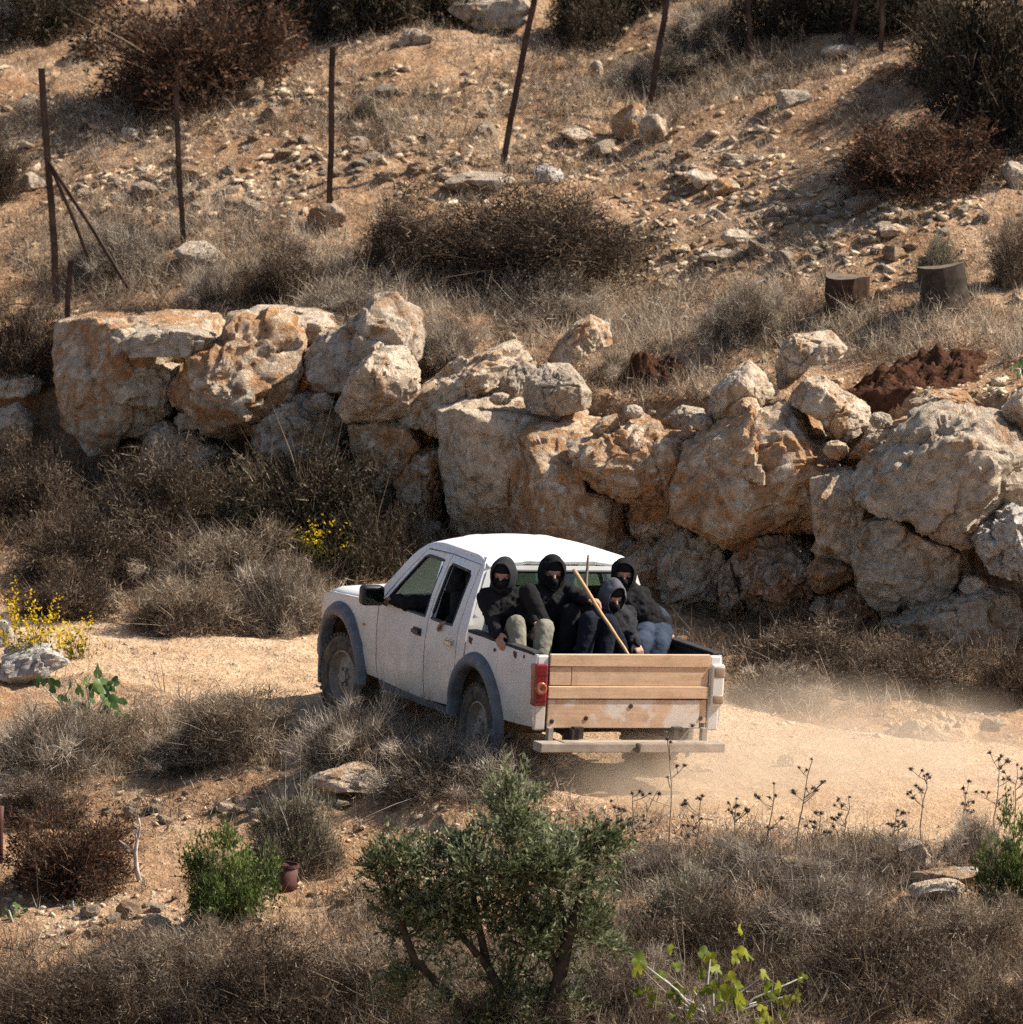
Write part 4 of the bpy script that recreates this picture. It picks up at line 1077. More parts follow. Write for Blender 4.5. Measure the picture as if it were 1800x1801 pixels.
def head(parent, c, look, up=(0, 0, 1), hood=None, mask='black_cloth', peak=0.0, S=0.90):
    """returns capsule list of the skull and adds mask, eyes and hood as clothing"""
    c = Vector(c); f = Vector(look).normalized(); u = Vector(up); u = (u - f * u.dot(f)).normalized(); r = f.cross(u)
    L = lambda x, y, z: c + r * x * S + f * y * S + u * z * S
    sc_ = lambda q: [(p0, r0 * S, p1, r1 * S) for p0, r0, p1, r1 in q]
    sk = [(L(0, -0.015, 0.035), 0.088, L(0, 0.012, 0.03), 0.086), (L(0, 0.02, -0.03), 0.072, L(0, 0.035, -0.085), 0.045),
          (L(0, 0.095, 0.01), 0.012, L(0, 0.112, -0.028), 0.016), (L(-0.04, 0.075, 0.028), 0.02, L(0.04, 0.075, 0.028), 0.02),
          (L(-0.05, 0.065, -0.02), 0.022, L(-0.05, 0.06, -0.02), 0.022), (L(0.05, 0.065, -0.02), 0.022, L(0.05, 0.06, -0.02), 0.022),
          (L(-0.085, -0.01, 0.0), 0.014, L(-0.088, -0.015, 0.03), 0.016), (L(0.085, -0.01, 0.0), 0.014, L(0.088, -0.015, 0.03), 0.016),
          (L(-0.025, 0.088, -0.062), 0.011, L(0.025, 0.088, -0.062), 0.011),
          (L(0, -0.02, -0.03), 0.058, L(0, -0.035, -0.15), 0.060)]
    sk = sc_(sk)
    for s in (-1, 1):
        v, q, t = capsules([(L(s * 0.031, 0.079, 0.008), 0.0135, L(s * 0.031, 0.080, 0.008), 0.0135)], 12)
        me = mesh_np('eye', v, tris=t, quads=q); set_smooth(me); eo = obj('eye', me, MATS['eye_white'], parent)
        v, q, t = capsules([(L(s * 0.031, 0.0895, 0.008), 0.0062, L(s * 0.031, 0.0897, 0.008), 0.0062)], 10)
        me = mesh_np('iris', v, tris=t, quads=q); set_smooth(me); obj('iris', me, MATS['iris'], eo)
    # mask: cloth over the nose, jaw and neck, and a band over the brow
    blob('face_mask', sc_([(L(0, 0.030, -0.062), 0.086, L(0, 0.042, -0.090), 0.074), (L(0, 0.104, -0.038), 0.028, L(0, 0.116, -0.050), 0.034),
                       (L(0, -0.01, -0.06), 0.085, L(0, -0.03, -0.14), 0.080), (L(-0.055, 0.072, -0.035), 0.032, L(0.055, 0.072, -0.035), 0.032)]), mask, parent, 0.009, 3)
    blob('mask_band', sc_([(L(0, -0.014, 0.072), 0.098, L(0, 0.010, 0.076), 0.096), (L(-0.05, 0.074, 0.064), 0.026, L(0.05, 0.074, 0.064), 0.026)]), mask, parent, 0.010, 3)
    if hood:
        # a shell around the head, open at the face
        V, Q = [], []
        nu, nv = 22, 14
        for j in range(nv + 1):
            t = j / nv
            open_ = R(44 + 6 * math.sin(t * 5))
            ph = open_ + (R(180) - open_) * t
            for i in range(nu):
                a = 2 * math.pi * i / nu
                rad = 0.114 + 0.016 * noise3(np.array([i * 0.55, j * 0.5, c.x * 9]), 4)
                x, z, y = rad * 0.98 * math.sin(ph) * math.sin(a), rad * 1.12 * math.sin(ph) * math.cos(a), rad * 1.12 * math.cos(ph)
                if t == 0:
                    x *= 1.04; z *= 1.04; y += 0.012
                z += peak * max(0.0, math.cos(a)) ** 3 * math.sin(ph) * (0.4 + 0.6 * t)
                y -= peak * 0.5 * t
                if z < -0.02:
                    z *= 1.5; y -= 0.02 * (t > 0.3)
                V.append(tuple(L(x, y + 0.006, z + 0.028)))
        for j in range(nv):
            for i in range(nu):
                Q.append((j * nu + i, j * nu + (i + 1) % nu, (j + 1) * nu + (i + 1) % nu, (j + 1) * nu + i))
        me = mesh_np('hood', np.array(V), quads=Q); set_smooth(me)
        o = obj('hood', me, MATS[hood], parent)
        m = o.modifiers.new('thickness', 'SOLIDIFY'); m.thickness = 0.012; m.offset = -1
        m = o.modifiers.new('sub', 'SUBSURF'); m.levels = 1; m.render_levels = 1
    return sk
def shoe(parent, ankle, toe_dir, mat='shoe'):
    a = Vector(ankle); d = Vector(toe_dir).normalized()
    blob('shoe', [(a + Vector((0, 0, 0.0)), 0.045, a + Vector((0, 0, -0.045)), 0.045), (a - d * 0.03 + Vector((0, 0, -0.055)), 0.038, a + d * 0.15 + Vector((0, 0, -0.06)), 0.036)], mat, parent, 0.012, 4)
def person(label, J, top, legs, hood, look, peak=0.0, mask='black_cloth', group=None, S=0.90):
    """J: truck-frame joints: pelvis chest neck head, shoulder/elbow/wrist and hip/knee/ankle for r and l, hand dirs"""
    root = empty('person', mw=TM @ Matrix.Translation(J['pelvis']))
    inv = -Vector(J['pelvis'])
    K = {k: Vector(v) + inv for k, v in J.items() if k not in ('hr', 'hl')}
    tag(root, label, 'person', group)
    sk = head(root, K['head'], look, hood=hood, mask=mask, peak=peak, S=S)
    sk += chain([K['pelvis'], K['chest'], K['neck']], [0.13, 0.14, 0.065])
    jk = chain([K['pelvis'], K['pelvis'].lerp(K['chest'], 0.5), K['chest'], K['neck']], [0.165, 0.165, 0.17, 0.095])
    jk += [(K['rs'], 0.088, K['ls'], 0.088), (K['rs'].lerp(K['chest'], .4), 0.12, K['ls'].lerp(K['chest'], .4), 0.12)]
    jk += [(K['neck'] + Vector((0, 0.03, 0.0)), 0.10, K['neck'] + Vector((0, 0.05, -0.03)), 0.10)]
    tr = [(K['pelvis'], 0.15, K['pelvis'] + Vector((0, 0, 0.03)), 0.15)]
    for s in 'rl':
        sh, el, wr = K[s + 's'], K[s + 'e'], K[s + 'w']
        jk += chain([sh, sh.lerp(el, .5), el, el.lerp(wr, .5), wr], [0.080, 0.068, 0.062, 0.055, 0.046])
        sk += chain([sh, el, wr], [0.05, 0.042, 0.028])
        hd = J['hr' if s == 'r' else 'hl']
        sk += hand_parts(wr, hd[0], hd[1], 1 if s == 'r' else -1, hd[2])
        hp, kn, an = K[s + 'h'], K[s + 'k'], K[s + 'a']
        tr += chain([K['pelvis'], hp, hp.lerp(kn, .5), kn, kn.lerp(an, .45), an], [0.13, 0.105, 0.096, 0.080, 0.074, 0.056])
        sk += chain([K['pelvis'], hp, kn, an], [0.10, 0.075, 0.055, 0.040])
        toe = (kn - an); toe = Vector((kn.x - hp.x, kn.y - hp.y, 0)); toe = toe.normalized() if toe.length > .05 else Vector((0, -1, 0))
        shoe(root, an + Vector((0, 0, -0.02)), toe)
    blob('body', sk, 'skin', root, 0.009, 3)
    blob('jacket', jk, top, root, 0.012, 4, 0.045)
    blob('trousers', tr, legs, root, 0.012, 5, 0.020)
    return root, K
BED = 'hooded masked people riding in the truck bed'
FZ = 0.664
def on_floor(p, z=FZ + 0.10):
    p = Vector(p); p.z = z; return p
back = Vector((0, -1, 0))
# A: far left, pale trousers, hand hooked over the bed side
A = dict(pelvis=(-0.52, 0.00, 1.03), chest=TP(884, 1072, -0.02), neck=TP(884, 1035, -0.03), head=TP(886, 1014, -0.08),
         rs=TP(858, 1050, -0.02), re=(-0.80, -0.14, 1.27), rw=(-0.865, -0.42, 1.185), ls=TP(912, 1050, -0.05), le=TP(926, 1086, -0.20), lw=TP(940, 1092, -0.42),
         rh=(-0.58, -0.06, 1.0), rk=TP(908, 1098, -0.48), ra=on_floor(TP(915, 1160, -0.62)), lh=(-0.40, -0.06, 1.0), lk=TP(958, 1104, -0.52), la=on_floor(TP(945, 1160, -0.66)),
         hr=((-0.05, -0.7, -0.62), (0.85, -0.1, -0.5), 0.5), hl=((0.5, -0.6, -0.3), (0, 0, -1), 0.6))
person('person in a dark hood and pale olive trousers with one hand over the truck side', A, 'black_cloth', 'olive_cloth', 'char_cloth', (-0.75, -1, -0.06), group=BED, peak=0.03)
# C: middle, black hood, arm stretched out to a stick
C = dict(pelvis=(-0.13, 0.06, 0.98), chest=TP(972, 1070, 0.05), neck=TP(972, 1033, 0.06), head=TP(971, 1008, 0.02),
         rs=TP(938, 1048, 0.04), re=TP(928, 1090, -0.05), rw=TP(945, 1105, -0.22), ls=TP(1000, 1042, 0.03), le=TP(1020, 1052, -0.22), lw=TP(1032, 1055, -0.46),
         rh=(-0.22, 0.0, 0.98), rk=TP(930, 1042, -0.30), ra=TP(955, 1100, -0.42), lh=(-0.03, 0.0, 0.98), lk=TP(1004, 1078, -0.32), la=on_floor(TP(990, 1142, -0.48), FZ + 0.12),
         hr=((0.3, -0.8, -0.3), (0, 0, -1), 0.5), hl=((0.55, -0.35, 0.0), (0.2, -0.1, -1), 1.1))
person('person in black with a black hood reaching for the pale wooden stick', C, 'black_cloth', 'black_cloth', 'black_cloth', (-0.18, -1, -0.10), group=BED, S=0.94)
# D: low in front, grey hood, knees up
D_ = dict(pelvis=(0.27, -0.27, 0.80), chest=TP(1076, 1092, -0.24), neck=TP(1076, 1066, -0.25), head=TP(1077, 1052, -0.30),
          rs=TP(1050, 1080, -0.26), re=TP(1030, 1096, -0.44), rw=TP(1050, 1112, -0.62), ls=TP(1102, 1082, -0.24), le=TP(1110, 1112, -0.36), lw=TP(1118, 1130, -0.54),
          rh=(0.17, -0.32, 0.80), rk=TP(1036, 1092, -0.66), ra=on_floor(TP(1018, 1164, -0.74)), lh=(0.35, -0.32, 0.80), lk=TP(1070, 1096, -0.68), la=on_floor(TP(1058, 1164, -0.76)),
          hr=((0.4, -0.6, -0.4), (0.2, 0, -1), 0.7), hl=((0.2, -0.5, -0.7), (0.1, 0.2, -1), 0.8))
person('person in a light grey hood crouching low behind the tailgate with knees up', D_, 'char_cloth', 'navy_cloth', 'grey_cloth', (0.05, -1, -0.22), group=BED, peak=0.045, S=0.88)
# E: right, black balaclava, sitting on the right side of the bed
E_ = dict(pelvis=(0.70, 0.02, 1.20), chest=TP(1112, 1068, 0.04), neck=TP(1100, 1035, 0.06), head=TP(1097, 1012, 0.03),
          rs=TP(1076, 1048, 0.04), re=TP(1078, 1090, -0.10), rw=TP(1098, 1120, -0.25), ls=TP(1126, 1048, 0.04), le=TP(1148, 1085, -0.03), lw=TP(1168, 1108, -0.12),
          rh=(0.60, -0.08, 1.16), rk=TP(1128, 1130, -0.45), ra=on_floor(TP(1112, 1170, -0.56)), lh=(0.74, -0.06, 1.16), lk=TP(1160, 1136, -0.42), la=on_floor(TP(1142, 1175, -0.60)),
          hr=((0.2, -0.7, -0.5), (0, 0, -1), 0.7), hl=((0.6, -0.5, -0.5), (0, 0, -1), 0.5))
person('person in a black balaclava and jeans sitting on the right side of the bed', E_, 'black_cloth', 'jeans', 'black_cloth', (-0.34, -1, 0.0), group=BED, S=0.88)
# driver, arm out on the window sill
_h = TPX(806, 1024, -0.45)
_y = _h.y
DR = dict(pelvis=(-0.38, _y - 0.02, 0.86), chest=(-0.42, _y - 0.05, 1.08), neck=(-0.44, _y - 0.03, _h.z - 0.10), head=_h,
          rs=(-0.24, _y, _h.z - 0.17), re=(-0.18, _y + 0.18, 1.06), rw=(-0.26, _y + 0.38, 1.08), ls=(-0.63, _y + 0.0, _h.z - 0.18), le=(-0.84, _y + 0.14, 1.165), lw=(-0.85, _y + 0.40, 1.17),
          rh=(-0.30, _y + 0.06, 0.85), rk=(-0.28, _y + 0.44, 0.84), ra=(-0.26, _y + 0.66, 0.63), lh=(-0.47, _y + 0.06, 0.85), lk=(-0.48, _y + 0.44, 0.84), la=(-0.48, _y + 0.66, 0.63),
          hr=((0, 0.9, 0.2), (0, 0, -1), 0.7), hl=((-0.05, 1.0, -0.1), (0, 0, -1), 0.6))
person('driver in black seen through the truck windows with a sleeve on the front sill', DR, 'black_cloth', 'navy_cloth', 'char_cloth', (0.1, 1, 0), peak=0.03)
RP = dict(pelvis=(-0.40, 0.60, 0.90), chest=(-0.42, 0.56, 1.10), neck=(-0.42, 0.57, 1.26), head=(-0.42, 0.60, 1.37),
          rs=(-0.24, 0.60, 1.21), re=(-0.22, 0.74, 1.04), rw=(-0.36, 0.90, 0.98), ls=(-0.60, 0.60, 1.20), le=(-0.71, 0.66, 1.06), lw=(-0.79, 0.74, 1.13),
          rh=(-0.32, 0.66, 0.88), rk=(-0.30, 1.0, 0.88), ra=(-0.30, 1.08, 0.63), lh=(-0.49, 0.66, 0.88), lk=(-0.50, 1.0, 0.88), la=(-0.50, 1.08, 0.63),
          hr=((0.2, 0.9, 0), (0, 0, -1), 0.7), hl=((-0.4, 0.5, -0.2), (0, 0, -1), 0.8))
person('passenger in black behind the rear door with a hand on the window sill', RP, 'black_cloth', 'navy_cloth', 'black_cloth', (0.3, 1, 0))
MATS['stick'] = wood('peeled_stick', (0.42, 0.25, 0.12), (0.60, 0.39, 0.20))
def stick(label, p0, p1, r0, r1, mat, bend=0.01):
    p0, p1 = Vector(p0), Vector(p1)
    bm = bmesh.new(); rnd = random.Random(hash(label) % 1000 if False else len(label))
    pts = [p0.lerp(p1, k / 8) + Vector((rnd.uniform(-bend, bend), 0, rnd.uniform(-bend, bend))) for k in range(9)]
    add_tube(bm, pts, [r0 + (r1 - r0) * k / 8 for k in range(9)], 8)
    o = bm_obj('wooden_stick', bm, MATS[mat], None, True)
    o.matrix_world = TM
    return tag(o, label, 'stick', 'sticks carried in the truck bed')
MATS['stick_grey'] = wood('old_stick', (0.22, 0.16, 0.11), (0.33, 0.25, 0.18))
stick('pale peeled stick slanting across the truck bed', TP(1010, 1002, -0.34), TP(1110, 1160, -1.04), 0.017, 0.013, 'stick', 0.004)
stick('short grey-brown stick upright against the rear window', TP(1035, 975, 0.06), TP(1028, 1062, 0.02), 0.010, 0.017, 'stick_grey', 0.004)
def lumpy(name, c, size, mat, seed, label, cat):
    me = rock_mesh(name, 12, seed, size, 2.2, None, (), 0.12, 3)
    o = obj(name, me, MATS[mat]); o.matrix_world = TM @ Matrix.Translation(c)
    return tag(o, label, cat)
# ------------------------------------------------------------------ plants: ribbons and leaves built as real geometry
RNG = np.random.default_rng(11)
def unit(v):
    return v / (np.linalg.norm(v, axis=-1, keepdims=True) + 1e-9)
def ribbons(root, d, L, w, bend, tint, rng, nseg=2):
    """N bent tapering blades; returns verts, tris, tint"""
    n = len(root)
    d = unit(d)
    side = unit(np.cross(d, rng.normal(size=(n, 3))))
    P = []
    for k in range(nseg + 1):
        t = k / nseg
        P.append(root + d * (L * t)[:, None] + bend * (L * t * t)[:, None])
    V, o = [], []
    for k in range(nseg):
        ww = (w * (1 - 0.75 * k / nseg))[:, None]
        V += [P[k] - side * ww * 0.5, P[k] + side * ww * 0.5]
    V.append(P[nseg])
    m = len(V)
    V = np.stack(V, 1).reshape(-1, 3)
    b = np.arange(n)[:, None] * m
    T = []
    for k in range(nseg - 1):
        T += [b + [2 * k, 2 * k + 1, 2 * k + 3], b + [2 * k, 2 * k + 3, 2 * k + 2]]
    T.append(b + [2 * nseg - 2, 2 * nseg - 1, 2 * nseg])
    return V, np.concatenate(T), np.repeat(tint, m)
def leaves(c, d, L, w, tint, rng):
    """N diamond leaves folded a little along the midrib"""
    n = len(c)
    d = unit(d); s = unit(np.cross(d, rng.normal(size=(n, 3)))); u = np.cross(d, s)
    a = c; b = c + d * (0.45 * L)[:, None] + s * (0.5 * w)[:, None] + u * (0.12 * w)[:, None]
    e = c + d * (0.45 * L)[:, None] - s * (0.5 * w)[:, None] + u * (0.12 * w)[:, None]
    t = c + d * L[:, None]
    V = np.stack([a, b, t, e], 1).reshape(-1, 3)
    k = np.arange(n)[:, None] * 4
    return V, np.concatenate([k + [0, 1, 2], k + [0, 2, 3]]), np.repeat(tint, 4)
def join(*parts):
    V, T, A, o = [], [], [], 0
    for v, t, a in parts:
        V.append(v); T.append(t + o); A.append(a); o += len(v)
    return np.concatenate(V), np.concatenate(T), np.concatenate(A)
def plant_mesh(name, vta, mat):
    v, t, a = vta
    me = mesh_np(name, v, tris=t)
    at_ = me.attributes.new('tint', 'FLOAT', 'POINT')
    at_.data.foreach_set('value', np.ascontiguousarray(np.clip(a, 0, 1), np.float32)[:len(me.vertices)])
    me.materials.append(MATS[mat])
    return me

def scrub(seed, n=9000, twig=0.2, wid=0.010, leafy=0, stiff=0.6, lean=0.35, leaf=0.04, clumps=80, fill=0.35, tone=0.5):
    """a low dome of twig sprays with gaps between them, unit half width 1 and height 1"""
    rng = np.random.default_rng(seed)
    cu = unit(rng.normal(size=(clumps, 3))); cu[:, 2] = np.abs(cu[:, 2]) * 1.1 - 0.06
    cr = rng.uniform(0.4, 0.95, clumps) * (1 + 0.42 * fbm(cu * 1.6 + seed, 2, seed))
    cen = cu * cr[:, None]
    ctint = rng.normal(tone, 0.17, clumps)
    k = rng.integers(0, clumps, n)
    cs = rng.uniform(0.10, 0.2, clumps)
    p = cen[k] + rng.normal(size=(n, 3)) * (cs[k] * 0.55)[:, None]
    d = cu[k] * stiff * 0.6 + unit(p - cen[k] * 0.9) * 0.5 + rng.normal(size=(n, 3)) * 0.75 + np.array([0, 0, lean * 0.7])
    L = rng.uniform(0.45, 1.5, n) * twig
    tint = ctint[k] + rng.normal(0, 0.2, n)
    p[:, 2] = np.maximum(p[:, 2], -0.05)
    parts = [ribbons(p, d, L, rng.uniform(0.5, 1.4, n) * wid, rng.normal(0, 0.3, (n, 3)), tint, rng)]
    # inner tangle, its shade painted in as a darker tint
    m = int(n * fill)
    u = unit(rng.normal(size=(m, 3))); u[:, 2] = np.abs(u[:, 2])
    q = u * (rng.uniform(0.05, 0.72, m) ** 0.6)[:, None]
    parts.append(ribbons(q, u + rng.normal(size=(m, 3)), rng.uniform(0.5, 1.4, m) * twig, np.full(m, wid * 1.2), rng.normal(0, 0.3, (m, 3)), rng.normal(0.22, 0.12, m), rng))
    # main stems from the foot, some of them standing out bare and pale
    s = 190
    e = unit(rng.normal(size=(s, 3))); e[:, 2] = np.abs(e[:, 2]) + 0.12
    parts.append(ribbons(rng.normal(0, 0.07, (s, 3)) * [1, 1, 0], e, rng.uniform(0.6, 1.2, s), rng.uniform(0.8, 1.9, s) * wid, rng.normal(0, 0.28, (s, 3)), rng.normal(0.74, 0.25, s), rng, 3))
    lv = None
    if leafy:
        j = rng.integers(0, n, leafy)
        c = p[j] + unit(d[j]) * (L[j] * rng.uniform(0.2, 1, leafy))[:, None]
        lv = leaves(c, d[j] + rng.normal(size=(leafy, 3)) * 0.8, rng.uniform(0.6, 1.3, leafy) * leaf, rng.uniform(0.6, 1.3, leafy) * leaf * 0.42, ctint[k[j]] + rng.normal(0, 0.2, leafy), rng)
    return join(*parts), lv
SCRUB = {}
def scrub_kind(key, mat_tw, mat_lf=None, **kw):
    tw, lv = scrub(**kw)
    SCRUB[key] = (plant_mesh('twigs', tw, mat_tw), plant_mesh('foliage', lv, mat_lf) if lv is not None else None)
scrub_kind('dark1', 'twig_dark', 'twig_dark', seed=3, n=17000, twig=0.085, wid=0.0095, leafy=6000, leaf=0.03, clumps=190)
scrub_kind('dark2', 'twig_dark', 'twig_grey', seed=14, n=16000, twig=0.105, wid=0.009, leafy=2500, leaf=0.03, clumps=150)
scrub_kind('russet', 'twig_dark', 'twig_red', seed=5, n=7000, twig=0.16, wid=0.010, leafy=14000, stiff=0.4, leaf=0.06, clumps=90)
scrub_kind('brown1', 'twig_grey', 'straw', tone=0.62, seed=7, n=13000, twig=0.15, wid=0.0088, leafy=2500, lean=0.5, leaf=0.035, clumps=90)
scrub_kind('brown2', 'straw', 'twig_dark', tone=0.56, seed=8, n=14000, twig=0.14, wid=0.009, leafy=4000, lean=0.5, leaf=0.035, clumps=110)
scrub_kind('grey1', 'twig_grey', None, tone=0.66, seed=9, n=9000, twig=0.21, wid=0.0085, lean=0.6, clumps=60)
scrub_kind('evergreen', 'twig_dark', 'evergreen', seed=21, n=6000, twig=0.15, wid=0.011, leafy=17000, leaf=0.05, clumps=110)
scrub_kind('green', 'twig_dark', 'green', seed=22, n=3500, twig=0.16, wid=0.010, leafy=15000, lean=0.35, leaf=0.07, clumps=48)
scrub_kind('greygreen', 'twig_grey', 'greygreen', seed=23, n=6500, twig=0.19, wid=0.009, leafy=6000, lean=0.7, leaf=0.06, clumps=50)
def put_bush(kind, px, py, wpx, hpx, label, name='scrub_bush', cat='bush', group=None, rz=0, depth=0.8, Y=None, sink=0.05):
    """px, py: the middle of the foot in the photo; wpx, hpx: width and height there"""
    p = ground(px, py) if Y is None else np.array([*at(px, py, Y)])
    if Y is not None:
        p[2] = float(terrain(p[0], p[1]))
    sc = np.linalg.norm(p - CAM) / FPX
    w, h = wpx * sc / 2, hpx * sc
    o = empty(name, tuple(p - np.array([0, 0, sink])))
    o.scale = (w, w * depth, h); o.rotation_euler = (0, 0, rz)
    tw, lf = SCRUB[kind]
    obj('twigs', tw, None, o)
    if lf is not None:
        obj('foliage', lf, None, o)
    return tag(o, label, cat, group)
UP = 'dry shrubs on the upper slope'
BUSHES = [
 ('dark1', 940, 478, 500, 165, 'broad dark brown shrub in the middle of the upper slope', UP, 0.2),
 ('dark2', 700, 470, 170, 110, 'small dark shrub joined to the left end of the broad dark shrub', UP, 1.6),
 ('dark2', 500, 525, 190, 100, 'brown shrub between the second and third fence posts', UP, 3.0),
 ('dark1', 260, 572, 300, 52, 'low flat brown shrub behind the long flat-topped block', UP, 0.7),
 ('grey1', 370, 535, 110, 70, 'pale grey tangle of dry twigs under the second fence post', UP, 0.7),
 ('dark1', 40, 660, 180, 150, 'grey-brown shrub at the left edge beside the end of the wall', UP, 2.2),
 ('dark2', -10, 350, 120, 120, 'dark shrub cut off by the left edge above the wall', UP, 1.1),
 ('russet', 345, 165, 400, 180, 'large russet shrub with withered leaves at the top left', UP, 0.0),
 ('russet', 1615, 312, 360, 115, 'russet shrub with withered leaves on the right of the upper slope', UP, 2.0),
 ('evergreen', 1775, 225, 330, 300, 'big dark shrub in the top right corner', UP, 1.0),
 ('evergreen', 1430, 42, 240, 160, 'dark shrub behind the two thin posts at the top right', UP, 2.9),
 ('grey1', 1250, 90, 190, 110, 'pale grey twiggy shrub at the top behind the leaning post', UP, 0.3),
 ('evergreen', 1035, 70, 170, 150, 'dark shrub at the top between the two leaning posts', UP, 0.5),
 ('evergreen', 650, 40, 300, 160, 'dark shrub at the top edge behind the third post', UP, 1.5),
 ('evergreen', 90, 40, 260, 160, 'dark shrub at the top left corner', UP, 0.5),
 ('evergreen', 1580, 40, 260, 150, 'dark shrub at the top edge behind the two thin posts', UP, 2.2),
 ('evergreen', 800, 12, 200, 120, 'dark shrub at the top edge behind the large grey boulder', UP, 0.9),
 ('evergreen', 1150, 8, 190, 110, 'dark shrub at the top edge left of the pale grey twiggy one', UP, 0.2),
 ('evergreen', 480, 22, 220, 130, 'dark shrub at the top edge right of the russet one', UP, 2.6),
 ('evergreen', 1690, 120, 200, 150, 'dark shrub between the posts and the top right corner', UP, 0.4),
 ('brown1', 620, 560, 220, 70, 'pale dry weeds left of the tall pointed boulder', UP, 0.4),
 ('grey1', 210, 470, 200, 90, 'grey dry weeds round the braces of the corner post', UP, 1.4),
 ('brown1', 1180, 130, 200, 60, 'low grey weeds between the leaning post and the thin upright one', UP, 0.8),
 ('grey1', 780, 640, 140, 90, 'pale dry shrub beside the tall pointed boulder', UP, 1.2),
 ('grey1', 1090, 680, 150, 70, 'wispy grey shrub at the edge of the red soil heap', UP, 0.4),
 ('brown1', 1310, 590, 180, 100, 'dry shrub with curled leaves left of the brown stump', UP, 0.9),
 ('brown1', 950, 555, 260, 80, 'pale dry weeds in front of the broad dark shrub', UP, 1.9),
 ('brown2', 1790, 500, 120, 120, 'brown shrub at the right edge behind the grey stump', UP, 0.2),
 ('greygreen', 1650, 490, 100, 90, 'small grey-green shrub behind the grey stump', UP, 0.6),
 ('greygreen', 645, 205, 60, 45, 'small green tuft on the bare upper slope', UP, 0.6),
]
LB = 'dry shrubs along the foot of the wall'
BUSHES += [
 ('dark2', 60, 900, 260, 120, 'brown shrub at the left edge below the wall', LB, 0.2),
 ('dark2', 300, 930, 330, 140, 'dark twiggy shrub below the streaked leaning boulder', LB, 1.2),
 ('evergreen', 540, 950, 360, 190, 'dark shaded shrub below the wedge-shaped boulder', LB, 2.0),
 ('dark1', 150, 1010, 330, 130, 'brown shrub on the bank above the left end of the track', LB, 2.6),
 ('brown2', 400, 1040, 300, 120, 'brown twiggy shrub in the middle of the left bank', LB, 0.9),
 ('brown1', 490, 1110, 230, 130, 'straw-coloured shrub beside the track just ahead of the truck', LB, 2.1),
 ('brown2', 330, 1110, 260, 100, 'brown shrub on the far edge of the track left of the truck', LB, 0.4),
 ('evergreen', 655, 1000, 200, 130, 'dark shrub between the truck bonnet and the wall', LB, 0.5),
 ('dark2', 120, 1085, 220, 90, 'dark low shrub where the track leaves the photo on the left', LB, 2.9),
 ('dark1', 1240, 985, 130, 110, 'dark twig bush hanging before the rounded boulder', LB, 0.3),
 ('dark2', 1420, 1180, 300, 85, 'dark shaded shrub at the wall foot right of the truck', LB, 1.7),
 ('dark2', 1600, 1215, 300, 85, 'dark shaded shrub under the long low boulder', LB, 0.2),
 ('dark1', 1790, 1235, 200, 120, 'dark shrub at the right edge below the wall', LB, 1.0),
 ('brown1', 1360, 1235, 220, 70, 'dusty dry weeds beside the track behind the truck', LB, 1.9),
]
VG = 'dry weeds on the near verge'
BUSHES += [
 ('grey1', 625, 1345, 230, 118, 'dry twiggy weed hiding the front wheel of the truck', VG, 0.4),
 ('brown1', 760, 1385, 260, 90, 'dry tangled weed below the rear door of the truck', VG, 2.2),
 ('grey1', 870, 1392, 230, 95, 'pale dry weed in front of the rear wheel', VG, 1.2),
 ('brown2', 420, 1310, 260, 100, 'dry brown weed on the verge left of the truck', VG, 0.1),
 ('brown1', 330, 1340, 220, 70, 'low dry weed left along the verge', VG, 1.7),
 ('grey1', 80, 1360, 280, 120, 'grey dry weed below the white rock on the left', VG, 0.6),
 ('brown2', 170, 1330, 200, 90, 'dry weed under the fig sapling', VG, 2.3),
]
FG = 'scrub in the foreground'
